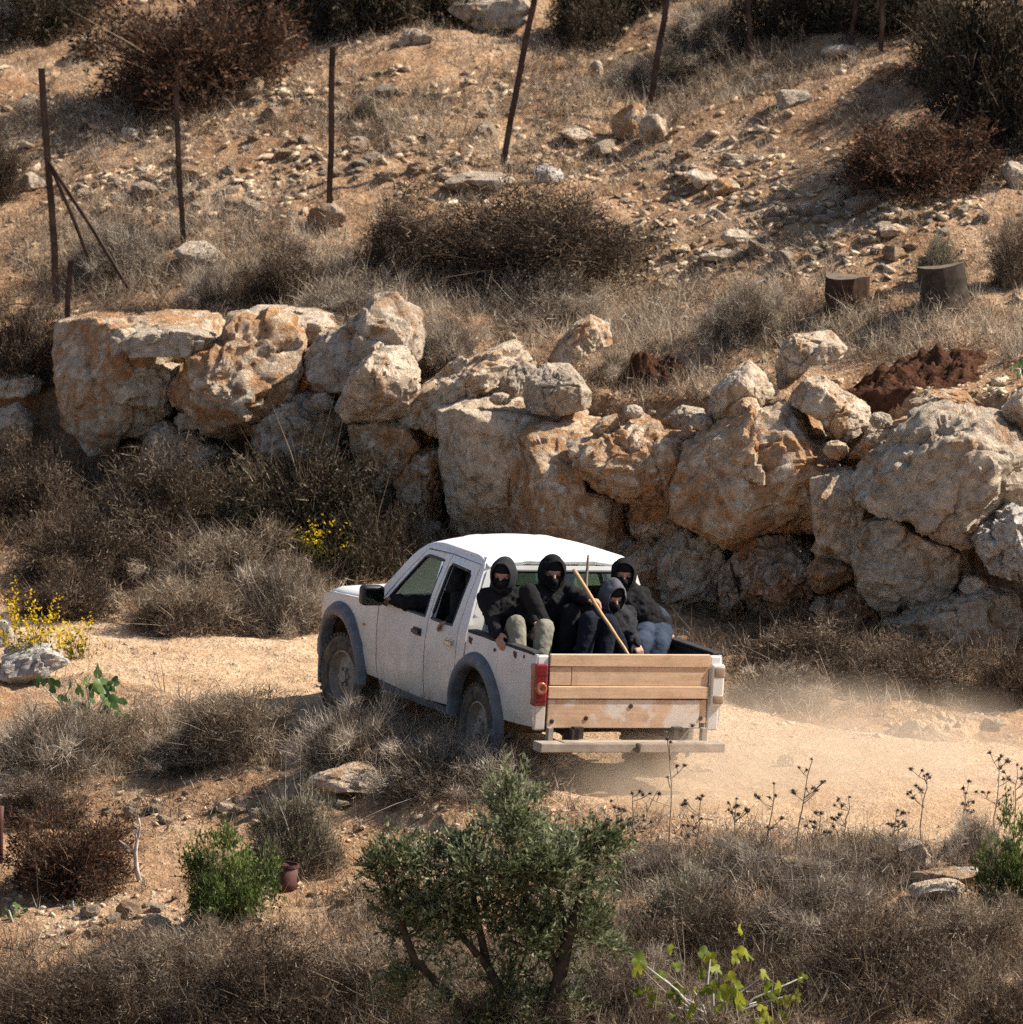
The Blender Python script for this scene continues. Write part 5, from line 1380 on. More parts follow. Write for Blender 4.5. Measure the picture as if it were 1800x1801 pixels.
BUSHES += [
 ('green', 397, 1622, 190, 150, 'dense bright green shrub in the left foreground', FG, 0.4),
 ('greygreen', 520, 1530, 190, 160, 'thin grey-green shrub behind the bright green one', FG, 1.4),
 ('russet', 130, 1550, 260, 130, 'dark brown dead shrub beside the bleached stick', FG, 0.3),
 ('dark2', 60, 1440, 190, 70, 'dry shrub beside the broken stones at the left edge', FG, 1.2),
 ('green', 1795, 1620, 170, 170, 'dark green shrub at the right edge of the foreground', FG, 2.1),
 ('dark2', 480, 1790, 420, 150, 'dark dry scrub at the bottom left of centre', FG, 0.8),
 ('dark1', 150, 1810, 420, 130, 'dark dry scrub in the bottom left corner', FG, 2.8),
 ('brown2', 300, 1730, 300, 110, 'brown dry scrub below the bright green shrub', FG, 1.0),
 ('brown2', 700, 1790, 300, 150, 'brown dry scrub left of the olive trunk', FG, 0.1),
 ('greygreen', 1210, 1620, 220, 110, 'greenish dry scrub right of the olive tree', FG, 2.0),
 ('brown1', 1420, 1650, 280, 120, 'grey-brown scrub below the row of thistles', FG, 1.3),
 ('dark2', 1560, 1760, 420, 150, 'dark scrub at the bottom right', FG, 0.7),
 ('dark2', 1250, 1700, 300, 120, 'dark scrub behind the yellow-green vine', FG, 2.4),
 ('brown2', 1720, 1690, 260, 120, 'brown scrub under the dark green shrub at the right', FG, 0.5),
 ('dark1', 1780, 1810, 260, 110, 'dark scrub in the bottom right corner', FG, 1.8),
 ('brown1', 1080, 1780, 240, 140, 'pale twiggy scrub right of the olive trunk', FG, 0.9),
 ('brown1', 1500, 1560, 220, 70, 'low grey weeds left of the half-buried stone', FG, 2.7),
 ('brown1', 1170, 1545, 190, 70, 'grey weeds at the foot of the tall thistle nearest the olive tree', FG, 0.3),
 ('grey1', 1320, 1545, 200, 80, 'pale dry weeds at the foot of the middle thistles', FG, 1.3),
 ('brown2', 1560, 1540, 180, 80, 'brown weeds left of the branching thistle', FG, 2.3),
 ('grey1', 1715, 1520, 170, 90, 'pale weeds under the low thistle near the right edge', FG, 0.8),
 ('brown2', 900, 1830, 340, 110, 'dry scrub round the foot of the olive tree', FG, 1.5),
]
for k, w, h_, *r in ():
    pass
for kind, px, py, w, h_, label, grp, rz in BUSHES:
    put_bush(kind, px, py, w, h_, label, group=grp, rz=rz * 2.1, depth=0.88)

# ------------------------------------------------------------------ dry grass: density, height and tone laid out over the ground
ZONES = [  # px, py, rx, ry, density, height m, tint
 (900, 300, 2000, 330, 0.55, 0.14, 0.62),
 (330, 430, 260, 110, 1.2, 0.30, 0.76), (250, 215, 300, 50, 0.9, 0.18, 0.55), (700, 220, 220, 70, 0.9, 0.2, 0.6), (1000, 640, 200, 40, 0.8, 0.3, 0.66),
 (1050, 160, 220, 75, 1.3, 0.22, 0.62), (1320, 140, 160, 60, 1.0, 0.22, 0.58), (620, 500, 200, 70, 1.1, 0.32, 0.68), (900, 570, 420, 75, 1.6, 0.28, 0.80),
 (1300, 570, 260, 80, 1.4, 0.25, 0.76), (1650, 590, 300, 60, 1.9, 0.24, 0.76), (1150, 680, 220, 60, 1.0, 0.24, 0.62), (150, 500, 250, 60, 0.8, 0.25, 0.5),
 (600, 280, 260, 50, -0.5, 0, 0), (1450, 370, 280, 55, -0.6, 0, 0), (1250, 250, 110, 55, -0.3, 0, 0), (1560, 670, 220, 30, -0.7, 0, 0), (1130, 655, 60, 30, -0.5, 0, 0),
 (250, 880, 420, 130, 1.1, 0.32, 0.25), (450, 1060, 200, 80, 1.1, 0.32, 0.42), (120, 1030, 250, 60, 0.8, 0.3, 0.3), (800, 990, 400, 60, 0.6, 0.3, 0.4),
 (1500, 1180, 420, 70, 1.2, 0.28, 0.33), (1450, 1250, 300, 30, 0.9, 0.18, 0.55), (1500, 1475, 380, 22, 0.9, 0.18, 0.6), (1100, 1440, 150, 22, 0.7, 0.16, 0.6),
 (400, 1290, 420, 60, 1.0, 0.28, 0.62), (750, 1350, 280, 55, 1.3, 0.34, 0.64), (80, 1330, 260, 70, 1.0, 0.3, 0.66), (900, 1400, 120, 40, 0.6, 0.22, 0.5),
 (300, 1420, 300, 70, 0.35, 0.15, 0.45), (800, 1450, 300, 50, 0.35, 0.2, 0.5), (1300, 1530, 550, 45, 1.1, 0.30, 0.5), (1450, 1490, 350, 40, 0.6, 0.22, 0.5), (600, 1620, 300, 80, 0.7, 0.25, 0.45),
 (900, 1740, 1200, 120, 1.4, 0.34, 0.46), (1450, 1620, 450, 70, 1.2, 0.32, 0.56), (250, 1610, 200, 40, -0.4, 0, 0), (120, 1560, 200, 40, 0.3, 0.2, 0.4),
]
def in_track(x, y):
    return smooth(road_near(x) - 0.25, road_near(x) + 0.25, y) * smooth(road_far(x) + 0.25, road_far(x) - 0.25, y)
def grass(name, lo, hi, count, label, seed, wid=0.0066):
    rng = np.random.default_rng(seed)
    x = rng.uniform(lo[0], hi[0], count); y = rng.uniform(lo[1], hi[1], count)
    z = terrain(x, y)
    px, py = project(np.stack([x, y, z], -1))
    dens = np.zeros(count); hs = np.zeros(count); ts = np.zeros(count); ws = np.zeros(count) + 1e-6
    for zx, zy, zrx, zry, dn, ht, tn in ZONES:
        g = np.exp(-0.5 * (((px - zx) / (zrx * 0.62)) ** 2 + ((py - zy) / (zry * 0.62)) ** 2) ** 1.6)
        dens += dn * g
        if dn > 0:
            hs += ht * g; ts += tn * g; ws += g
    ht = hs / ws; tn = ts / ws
    patch = np.clip(0.75 + 0.9 * fbm2(x, y, 1.3, 4, 55), 0.05, 2)
    dens = dens * patch * (1 - in_track(x, y) * (0.985 if True else 1))
    dens = dens + 0.30 * np.exp(-((y - 0.5 * (road_near(x) + road_far(x))) / 0.22) ** 2) * (x < -1.7) * patch
    ht = np.where(in_track(x, y) > 0.5, 0.10, ht)
    step = (y > wall_y(x) - 0.45) & (y < wall_y(x) + 0.70)
    keep = (rng.uniform(0, 1, count) < dens) & ~step & (px > -80) & (px < 1880) & (py > -60) & (py < 1880)
    x, y, z, ht, tn = x[keep], y[keep], z[keep], ht[keep], tn[keep]
    n = len(x)
    # each root carries a tuft with its own tone, size and lean
    k = 6
    tuft = rng.normal(0, 0.2, n); big = rng.uniform(0.55, 1.35, n)
    root = np.repeat(np.stack([x, y, z - 0.01], -1), k, 0) + rng.normal(0, 0.02, (n * k, 3)) * [1, 1, 0]
    clump = np.repeat(unit(np.stack([rng.normal(0, 0.4, n), rng.normal(0, 0.4, n), np.ones(n)], -1)), k, 0)
    d = clump + rng.normal(0, 0.42, (n * k, 3))
    d[:, 2] = np.abs(d[:, 2]) + 0.12
    L = np.repeat(ht * big, k) * rng.uniform(0.35, 1.25, n * k)
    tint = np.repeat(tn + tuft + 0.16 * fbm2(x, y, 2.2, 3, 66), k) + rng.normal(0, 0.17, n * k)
    print(name, n * k)
    stem = ribbons(root, d, L, rng.uniform(0.6, 1.35, n * k) * wid, rng.normal(0, 0.28, (n * k, 3)) - np.array([0, 0, 0.12]), tint, rng)
    # side twigs on the taller stems
    pick = rng.permutation(n * k)[: int(n * k * 0.8)]
    t = rng.uniform(0.35, 0.9, len(pick))
    r2 = root[pick] + unit(d[pick]) * (L[pick] * t)[:, None]
    tw = ribbons(r2, d[pick] + rng.normal(0, 0.8, (len(pick), 3)), L[pick] * rng.uniform(0.15, 0.4, len(pick)), np.full(len(pick), wid * 0.85), rng.normal(0, 0.3, (len(pick), 3)), tint[pick] + 0.06, rng, 1)
    o = obj(name, plant_mesh(name, join(stem, tw), 'straw'))
    return tag(o, label, 'grass', kind='stuff')
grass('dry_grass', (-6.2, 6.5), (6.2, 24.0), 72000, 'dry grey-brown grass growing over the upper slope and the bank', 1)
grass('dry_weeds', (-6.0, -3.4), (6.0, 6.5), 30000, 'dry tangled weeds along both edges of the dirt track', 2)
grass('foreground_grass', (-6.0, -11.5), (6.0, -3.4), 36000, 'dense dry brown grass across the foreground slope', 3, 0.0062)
# ------------------------------------------------------------------ iron fence posts
def post(base, top_px, label, r=0.022, name='fence_post', grp='iron posts of the old fence'):
    b = ground(*base); t = at(*top_px, b[1] + (0.0 if len(top_px) == 2 else 0))
    rnd = random.Random(len(label))
    bm = bmesh.new()
    b = Vector(b) - Vector((0, 0, 0.15)); t = Vector(t)
    L = t - b
    pts = [b + L * (k / 7) + Vector((rnd.uniform(-.008, .008), rnd.uniform(-.008, .008), 0)) for k in range(8)]
    # angle iron: two thin flanges along the post
    for ax in ((1, 0.25), (-0.25, 1)):
        prev = None
        for p in pts:
            off = Vector((ax[0], ax[1], 0)).normalized() * r * 2.0
            nn = Vector((-ax[1], ax[0], 0)).normalized() * 0.0035
            ring = [bm.verts.new(p + q) for q in (nn, off + nn, off - nn, -nn)]
            if prev:
                for i in range(4):
                    bm.faces.new((prev[i], prev[(i + 1) % 4], ring[(i + 1) % 4], ring[i]))
            else:
                bm.faces.new(ring[::-1])
            prev = ring
        bm.faces.new(prev)
    return tag(bm_obj(name, bm, MATS['rust']), label, 'post', grp)
post((100, 540), (68, 120), 'tall corner post with two braces at the left of the fence', 0.026)
post((322, 440), (306, 150), 'second iron post from the left, slightly tilted', 0.020)
post((577, 385), (581, 82), 'upright iron post, third from the left in the fence', 0.022)
post((876, 292), (944, -40), 'iron post leaning right, standing among stones left of centre', 0.023)
post((1133, 205), (1178, -40), 'iron post leaning right behind the paired split stones', 0.023)
post((1318, 112), (1312, -45), 'thin upright iron post near the top right of centre', 0.018)
post((1488, 98), (1512, -45), 'thin post leaning right at the top right', 0.015)
post((1549, 96), (1551, -45), 'thin upright post furthest right in the fence', 0.018)
post((112, 570), (122, 458), 'short stub post beside the tall corner post', 0.02)
def brace(p_top, p_bot, dy, label):
    b = ground(*p_bot); c = ground(100, 540); t = at(*p_top, c[1])
    bm = bmesh.new(); add_tube(bm, [Vector(t), Vector(t).lerp(Vector(b), .5) + Vector((0.006, 0, -0.006)), Vector(b) - Vector((0, 0, 0.05))], 0.019, 6)
    return tag(bm_obj('post_brace', bm, MATS['rust']), label, 'brace', 'braces of the corner post')
brace((82, 275), (172, 488), 0, 'short inner brace of the tall corner post')
brace((86, 285), (236, 516), 0, 'long outer brace of the tall corner post')

# ------------------------------------------------------------------ old containers above the wall
MATS['drum'] = simple('rusty_drum', (0.04, 0.022, 0.016), 0.9, 0.08, 0.5, 10, 0, 0.4)
MATS['tub'] = simple('weathered_tub', (0.030, 0.027, 0.026), 0.85, 0.1, 0.5, 10, 0, 0.3)
MATS['tub_rim'] = simple('worn_rim', (0.32, 0.31, 0.32), 0.5, 0.4, 0.3, 14)
MATS['pot'] = simple('plastic_pot', (0.075, 0.026, 0.02), 0.7, 0.3, 0.3, 10)
def pot(name, px, py, wpx, hpx, tilt, mats, label, cat, flare=1.1):
    p = ground(px, py); sc = np.linalg.norm(p - CAM) / FPX
    r, h = wpx * sc / 2, hpx * sc
    e = empty(name, tuple(p - np.array([0, 0, 0.03]))); e.rotation_euler = tilt
    bm = bmesh.new(); add_lathe(bm, [(0.0, 0.001), (0.0, r * 0.86), (h * 0.3, r * 0.92), (h * 0.34, r * 0.95), (h * 0.38, r * 0.93), (h, r), (h, r * 0.93), (h * 0.55, r * 0.87), (h * 0.55, 0.001)], 32, 'z')
    bm_obj('shell', bm, MATS[mats[0]], e, True)
    bm = bmesh.new(); add_lathe(bm, [(h - 0.012, r * 1.0), (h - 0.012, r * 1.05), (h + 0.012, r * 1.05), (h + 0.012, r * 0.95)], 32, 'z', True)
    bm_obj('rim', bm, MATS[mats[1]], e)
    return tag(e, label, cat)
def stump(px, py, wpx, hpx, tilt, mat, label, seed):
    p = ground(px, py); sc = np.linalg.norm(p - CAM) / FPX
    r, h = wpx * sc / 2, hpx * sc
    e = empty('tree_stump', tuple(p - np.array([0, 0, 0.03]))); e.rotation_euler = tilt
    th = np.linspace(0, 2 * math.pi, 48, endpoint=False); zz = np.linspace(0, 1, 18)
    V, Q = [], []
    for k, t in enumerate(zz):
        pr = np.stack([np.cos(th) * 1.6, np.sin(th) * 1.6, np.full(48, t * 1.2)], -1)
        fl = 1 + 0.22 * np.clip(1 - t * 2.6, 0, 1) ** 2
        rr = r * fl * (1 + 0.07 * fbm(pr + seed, 3, seed) + 0.06 * np.abs(fbm(pr * [2.6, 2.6, 0.5] + seed, 2, 9)))
        V.append(np.stack([np.cos(th) * rr, np.sin(th) * rr, h * t + 0.03 * h * np.sin(th * 2 + seed) * t], -1))
    V = np.concatenate(V)
    i = np.arange(17)[:, None] * 48
    a_, b_ = np.arange(48), (np.arange(48) + 1) % 48
    Q = np.stack([i + a_, i + b_, i + 48 + b_, i + 48 + a_], -1).reshape(-1, 4)
    me = mesh_np('bark', V, quads=Q); set_smooth(me); me.set_sharp_from_angle(angle=R(30)); obj('bark', me, MATS[mat], e)
    top = V[-48:]; c = top.mean(0) + [0, 0, 0.006]
    me = mesh_np('cut_top', np.concatenate([[c], top + [0, 0, 0.004]]), tris=[(0, k + 1, (k + 1) % 48 + 1) for k in range(48)]); obj('cut_top', me, MATS['cut'], e)
    return tag(e, label, 'tree stump', 'tree stumps above the wall')
MATS['cut'] = simple('weathered_cut_wood', (0.15, 0.115, 0.085), 0.95, 0.1, 0.4, 18)
MATS['bark_brown'] = simple('stump_bark_brown', (0.060, 0.036, 0.025), 0.95, 0.05, 0.55, 9, 0, 0.8)
MATS['bark_grey'] = simple('stump_bark_grey', (0.055, 0.043, 0.034), 0.95, 0.05, 0.55, 9, 0, 0.8)
stump(1490, 550, 76, 68, (0, R(1), 0), 'bark_brown', 'dark brown flat-cut tree stump in the grass above the wall', 3)
stump(1664, 540, 84, 74, (R(-4), R(-7), 0), 'bark_grey', 'dark grey tree stump with a pale slanting top above the wall', 8)
pot('plastic_pot', 500, 1568, 46, 50, (0, R(3), 0), ('pot', 'pot'), 'red-brown pot half hidden behind the bright green shrub', 'pot')
b = ground(-2, 1520); bm = bmesh.new(); add_tube(bm, [Vector(b) - Vector((0, 0, .1)), Vector(at(-2, 1450, b[1])), Vector(at(0, 1418, b[1]))], [0.035, 0.034, 0.034], 10)
tag(bm_obj('rusty_pipe', bm, MATS['pot'], None, True), 'red-brown pipe stump at the left edge of the foreground', 'pipe')

# ------------------------------------------------------------------ heaps of red soil at the wall top
def heap(px, py, wpx, hpx, label, mat='redsoil', seed=1):
    """a crumbly low mound draped on the ground"""
    p = ground(px, py); sc = np.linalg.norm(p - CAM) / FPX
    w, h = wpx * sc / 2, hpx * sc
    r = np.linspace(0, 1, 40) ** 0.8; th = np.linspace(0, 2 * math.pi, 96, endpoint=False)
    Rr, T = np.meshgrid(r, th, indexing='ij')
    X = p[0] + np.cos(T) * Rr * w * (1 + 0.18 * np.sin(3 * T + seed)); Y = p[1] + np.sin(T) * Rr * w * 0.75
    q = np.stack([X * 3, Y * 3, np.zeros_like(X) + seed], -1)
    Z = terrain(X, Y) + h * (1 - Rr ** 2) * (0.75 + 0.35 * fbm(q, 3, seed)) + 0.34 * h * fbm(q * 4.5, 3, 7) * (1 - Rr ** 4) - 0.05 * Rr ** 6
    i = (np.arange(39)[:, None] * 96 + np.arange(96)).ravel(); k = (np.arange(39)[:, None] * 96 + (np.arange(96) + 1) % 96).ravel()
    me = mesh_np('soil_heap', np.stack([X, Y, Z], -1).reshape(-1, 3) - p, quads=np.stack([i, k, k + 96, i + 96], 1))
    set_smooth(me)
    return tag(obj('soil_heap', me, MATS[mat], None, tuple(p)), label, 'soil heap', 'soil heaps')
heap(1140, 672, 165, 50, 'heap of dark red soil above the arch boulder', seed=4)
heap(1615, 678, 300, 36, 'long heap of dark red soil above the massive right boulder', seed=5)
heap(1650, 1290, 190, 30, 'low mound of straw-coloured earth beside the track on the right', 'road', 6)

# ------------------------------------------------------------------ single stones
def stone(px, py, wpx, hpx, mat, label, seed, planes=(), dep=0.8, grp=None, sink=0.3, n=14, rough=0.08, cat='stone', name='stone'):
    p = ground(px, py); sc = np.linalg.norm(p - CAM) / FPX
    w, h = wpx * sc / 2, hpx * sc / 2
    me = rock_mesh(name, n, seed, (w * 1.15, w * dep * 1.1, h * 1.15), 3.6, None, planes, rough, 11)
    o = obj(name, me, MATS[mat]); o.location = tuple(p + np.array([0, 0, h * (1 - sink)]))
    return tag(o, label, cat, grp)
US = 'larger stones on the upper slope'
SINGLE = [
 (155, 95, 42, 34, 'rock_pale', 'pale stone near the top left corner'), (730, 76, 66, 26, 'rock_grey', 'flat stone in the shade near the top, right of the third post'),
 (862, 48, 130, 75, 'rock_grey', 'large grey boulder at the top edge left of the leaning post'), (30, 50, 70, 60, 'rock_grey', 'rounded stone in the shade at the top left edge'),
 (1108, 240, 62, 62, 'rock_orange', 'left one of two split stones at the foot of the leaning post'), (1152, 250, 50, 55, 'rock_pale', 'right one of two split stones at the foot of the leaning post'),
 (965, 318, 50, 34, 'rock_white', 'pale grey stone above the broad dark shrub'), (840, 330, 110, 36, 'rock_grey', 'long grey rock ledge behind the broad dark shrub'),
 (1050, 142, 24, 38, 'rock_pale', 'small upright stone between the two leaning posts'), (1560, 136, 66, 30, 'rock_orange', 'flat orange slab beside the furthest right post'),
 (1395, 186, 60, 34, 'rock_grey', 'grey stone on the crumbling bank at the upper right'), (1350, 152, 60, 24, 'rock_grey', 'flat grey stone above the crumbling bank'),
 (1235, 330, 60, 32, 'rock_pale', 'pale stone at the left end of the stony strip'), (1272, 342, 50, 30, 'rock_orange', 'tan stone next to the left end of the stony strip'),
 (1785, 330, 50, 50, 'rock_grey', 'round stone at the right edge of the upper slope'), (1478, 100, 60, 24, 'rock_pale', 'pale stone behind the thin leaning post'),
 (355, 462, 80, 46, 'rock_grey', 'grey stone at the foot of the second post'), (1265, 460, 62, 22, 'rock_pale', 'long flat stone right of the broad dark shrub'),
 (575, 402, 66, 46, 'rock_grey', 'grey stone at the foot of the third post'), (1010, 250, 60, 24, 'rock_pale', 'pale stone left of the two split stones'),
 (1300, 425, 56, 24, 'rock_pale', 'pale stone on the stony strip right of the broad dark shrub'), (1570, 415, 50, 22, 'rock_pale', 'pale stone above the brown stump'),
 (140, 572, 44, 16, 'rock_pale', 'small flat stone lying on the long flat-topped block'),
 (1200, 445, 40, 20, 'rock_orange', 'orange stone beside the right end of the broad dark shrub'),
 (55, 335, 50, 34, 'rock_grey', 'grey stone left of the tall corner post'), (225, 250, 32, 26, 'rock_grey', 'dark grey stone between the first and second posts'),
]
for k, (px, py, w, h_, m, lab) in enumerate(SINGLE):
    stone(px, py, w, h_, m, lab, 300 + k, grp=US, n=14)
o = [x for x in COL.objects if x.get('label') == 'small flat stone lying on the long flat-topped block'][0]
FS = 'stones in the foreground'
for k, (px, py, w, h_, m, lab) in enumerate([
 (50, 1195, 120, 62, 'rock_white', 'rough white limestone rock at the left edge beside the track'), (-2, 1140, 40, 62, 'rock_white', 'upright white rock cut off by the left edge'),
 (612, 1392, 122, 52, 'rock_pale', 'flat-topped stone on the verge below the front wheel'), (45, 1405, 90, 60, 'rock_pale', 'broken pale stone at the left edge of the verge'),
 (10, 1428, 60, 32, 'rock_pale', 'flat pale slab at the left edge'), (1605, 1545, 56, 74, 'rock_grey', 'dark half-buried stone under the tall thistle on the right'),
 (1662, 1560, 110, 46, 'rock_grey', 'rough stone lying right of the half-buried one'), (1385, 1540, 46, 42, 'rock_orange', 'orange stone among the thistles'),
 (1168, 1500, 70, 34, 'rock_orange', 'orange stone at the near edge of the track'), (1290, 1532, 30, 22, 'rock_orange', 'small orange stone near the thistles'),
 (1650, 1580, 90, 30, 'rock_pale', 'pale flat stone below the rough stone on the right'), (396, 1428, 32, 16, 'rock_pale', 'small pale stone on the bare soil left of centre'),
 (1745, 1285, 44, 18, 'rock_grey', 'grey block beside the track on the right'), (1384, 1352, 28, 26, 'rock_pale', 'pale stone on the track behind the truck'),
 (1240, 1360, 44, 16, 'rock_pale', 'flat pale stone in the dust behind the bumper')]):
    stone(px, py, w, h_, m, lab, 400 + k, grp=FS)
# loose rubble: the larger pieces one by one, the small fragments as one scatter
LOOSE = [('rock_pale', 'pale'), ('rock_orange', 'orange-brown'), ('rock_pale', 'cream'), ('rock_grey', 'greyish'), ('rock_pale', 'flat pale'), ('rock_orange', 'tan'), ('rock_pale', 'blocky pale')]
RUB = [rock_mesh('loose_stone', 4, 500 + i, (1.1, 0.8 + 0.05 * i, 0.6 + 0.06 * (i % 4)), 4.0, None, (), 0.08, 9, True) for i in range(7)]
for i, me in enumerate(RUB):
    me.materials.append(MATS[LOOSE[i][0]])
rng = np.random.default_rng(77)
SZ = [(1450, 385, 330, 60, 75, 'on the stony strip right of the broad dark shrub'), (620, 290, 300, 55, 45, 'on the bare ground right of the second post'), (250, 350, 260, 60, 35, 'near the first two posts'),
      (60, 240, 90, 90, 15, 'at the left edge above the corner post'), (1180, 290, 140, 60, 20, 'below the two split stones'), (700, 180, 420, 40, 15, 'high on the slope beside the third post'), (1350, 460, 260, 40, 25, 'above the brown stump')]
FZN = [(330, 1420, 200, 40, 22, 'on the bare soil behind the bright green shrub'), (200, 1610, 180, 40, 14, 'on the red soil left of the bright green shrub'), (620, 1590, 80, 60, 8, 'left of the olive tree'), (1000, 1450, 250, 30, 10, 'at the near edge of the track')]
for zones, grp in ((SZ, 'loose stones on the upper slope'), (FZN, 'loose stones in the foreground')):
    for zx, zy, rx_, ry_, n, where in zones:
        for _ in range(n):
            px, py = zx + rng.normal() * rx_ * 0.5, zy + rng.normal() * ry_ * 0.5
            if not (-10 < px < 1810 and 0 < py < 1800):
                continue
            p = ground(px, py)
            s = 0.5 * min(0.30, 0.075 * math.exp(abs(rng.normal()) * 0.55))
            k = int(rng.integers(0, 7))
            o = obj('loose_stone', RUB[k])
            o.location = tuple(p + np.array([0, 0, s * 0.22])); o.scale = (s, s, s)
            o.rotation_euler = (rng.normal() * 0.25, rng.normal() * 0.25, rng.uniform(0, 6.28))
            size = 'tiny' if s < 0.045 else 'small' if s < 0.07 else 'medium-sized'
            tag(o, f'{size} {LOOSE[k][1]} loose stone {where}', 'stone', grp)
def scatter(name, n, lo, hi, dens, label, smin, smax, seed, mat):
    rng = np.random.default_rng(seed)
    x, y = rng.uniform(lo[0], hi[0], n), rng.uniform(lo[1], hi[1], n)
    px, py = project(np.stack([x, y, terrain(x, y)], -1))
    keep = (rng.uniform(size=n) < dens(x, y, px, py)) & (px > -40) & (px < 1840) & (py > -30) & (py < 1830) & ~((y > wall_y(x) - 0.2) & (y < wall_y(x) + 0.45))
    x, y = x[keep], y[keep]; m = len(x); z = terrain(x, y)
    base = np.array([(1, 0, 0), (-1, 0, 0), (0, 1, 0), (0, -1, 0), (0, 0, 0.8), (0, 0, -0.8)], float)
    F = np.array([(0, 2, 4), (2, 1, 4), (1, 3, 4), (3, 0, 4), (2, 0, 5), (1, 2, 5), (3, 1, 5), (0, 3, 5)])
    # a small block: the eight corners of a skewed box reads better than a spike
    base = np.array([(a, b, c) for a in (-1, 1) for b in (-1, 1) for c in (-1, 1)], float)
    Q = np.array([(0, 1, 3, 2), (4, 6, 7, 5), (0, 4, 5, 1), (2, 3, 7, 6), (0, 2, 6, 4), (1, 5, 7, 3)])
    s = rng.uniform(smin ** -1.3, smax ** -1.3, m) ** (-1 / 1.3) * 0.5 if False else (smin + (smax - smin) * rng.uniform(size=m) ** 3) * 0.5
    V = base[None] * (s[:, None] * rng.uniform(0.55, 1.2, (m, 3)))[:, None, :] * [1, 1, 0.42]
    V = V + rng.normal(0, 0.22, (m, 8, 3)) * s[:, None, None]
    a = rng.uniform(0, 6.28, m); ca, sa = np.cos(a)[:, None], np.sin(a)[:, None]
    V = np.stack([V[..., 0] * ca - V[..., 1] * sa, V[..., 0] * sa + V[..., 1] * ca, V[..., 2]], -1)
    tilt = rng.normal(0, 0.35, (m, 1))
    V[..., 2] += V[..., 0] * tilt
    V += np.stack([x, y, z + s * 0.25], -1)[:, None, :]
    me = mesh_np(name, V.reshape(-1, 3), quads=(np.arange(m)[:, None, None] * 8 + Q[None]).reshape(-1, 4))
    print(name, m)
    return tag(obj(name, me, MATS[mat]), label, 'rubble', kind='stuff')
def up_d(x, y, px, py):
    g = np.zeros(len(x)) + 0.10
    for zx, zy, rx_, ry_, n, _w in SZ:
        g += 0.9 * np.exp(-0.5 * (((px - zx) / (rx_ * .8)) ** 2 + ((py - zy) / (ry_ * .8)) ** 2))
    return (g + 0.5 * np.exp(-((y - wall_y(x) - 1.0) / 0.45) ** 2)) * (y > wall_y(x) + 0.4) * np.clip(0.6 + fbm2(x, y, 1.5, 3, 4), 0, 1.5)
def low_d(x, y, px, py):
    g = 0.10 + 0.32 * in_track(x, y)
    for zx, zy, rx_, ry_, n, _w in FZN:
        g = g + 0.8 * np.exp(-0.5 * (((px - zx) / rx_) ** 2 + ((py - zy) / ry_) ** 2))
    return g * np.clip(0.7 + fbm2(x, y, 1.5, 3, 14), 0, 1.5)
MATS['chip'] = ground_mat('stone_chips', ((0.56, 0.40, 0.25), (0.70, 0.54, 0.37), (0.78, 0.66, 0.50)), 0.2, (0.46, 0.31, 0.19))
scatter('rubble', 38000, (-6, 5.5), (6, 24), up_d, 'small limestone rubble strewn over the upper slope', 0.02, 0.11, 5, 'chip')
scatter('gravel', 30000, (-6, -11.5), (6, 8.0), low_d, 'gravel and stone chips on the track and the foreground soil', 0.012, 0.07, 6, 'chip')
# ------------------------------------------------------------------ olive tree in the foreground
OB = ground(960, 1838)
OY = OB[1]
osc = np.linalg.norm(OB - CAM) / FPX
tree = empty('olive_tree', tuple(OB))
tag(tree, 'young olive tree with several stems in the middle of the foreground', 'tree')
def rel(px, py, dy=0.0):
    return Vector(at(px, py, OY + dy)) - Vector(OB)
bm = bmesh.new()
STEMS = [([(955, 1850), (965, 1790), (985, 1720), (1000, 1650), (1022, 1580), (1038, 1510)], 0.075, 0.02, 0.0), ([(945, 1850), (900, 1780), (858, 1700), (840, 1620), (826, 1540), (815, 1480)], 0.05, 0.012, 0.15),
         ([(930, 1850), (820, 1780), (730, 1690), (700, 1610), (690, 1540), (688, 1495)], 0.045, 0.014, -0.1), ([(985, 1720), (950, 1640), (920, 1560), (900, 1480), (895, 1400)], 0.04, 0.008, 0.2),
         ([(858, 1700), (790, 1620), (770, 1550), (775, 1480)], 0.03, 0.008, 0.0), ([(1000, 1650), (985, 1580), (975, 1510), (960, 1470)], 0.028, 0.007, -0.1)]
BR = []
for pts, r0, r1, dy in STEMS:
    n = len(pts)
    P = [rel(a, b, dy * k / (n - 1)) for k, (a, b) in enumerate(pts)]
    BR += P[1:]
    add_tube(bm, P, [r0 + (r1 - r0) * k / (n - 1) for k in range(n)], 8)
bm_obj('trunk', bm, MATS['bark'], tree, True)
rng = np.random.default_rng(40)
PUFF = [(885, 1505, 130, 62, 900, .62), (800, 1555, 100, 65, 560, .55), (960, 1555, 95, 75, 560, .62), (690, 1530, 40, 58, 230, .35), (702, 1605, 42, 45, 150, .4), (1042, 1500, 42, 36, 170, .45),
        (900, 1440, 62, 36, 210, .6), (893, 1402, 18, 26, 50, .6), (1005, 1640, 80, 55, 380, .5), (865, 1645, 130, 50, 330, .42), (820, 1740, 150, 62, 220, .55), (940, 1715, 95, 65, 220, .42), (900, 1795, 150, 45, 220, .5), (750, 1600, 60, 50, 190, .45)]
C_, D2, T_ = [], [], []
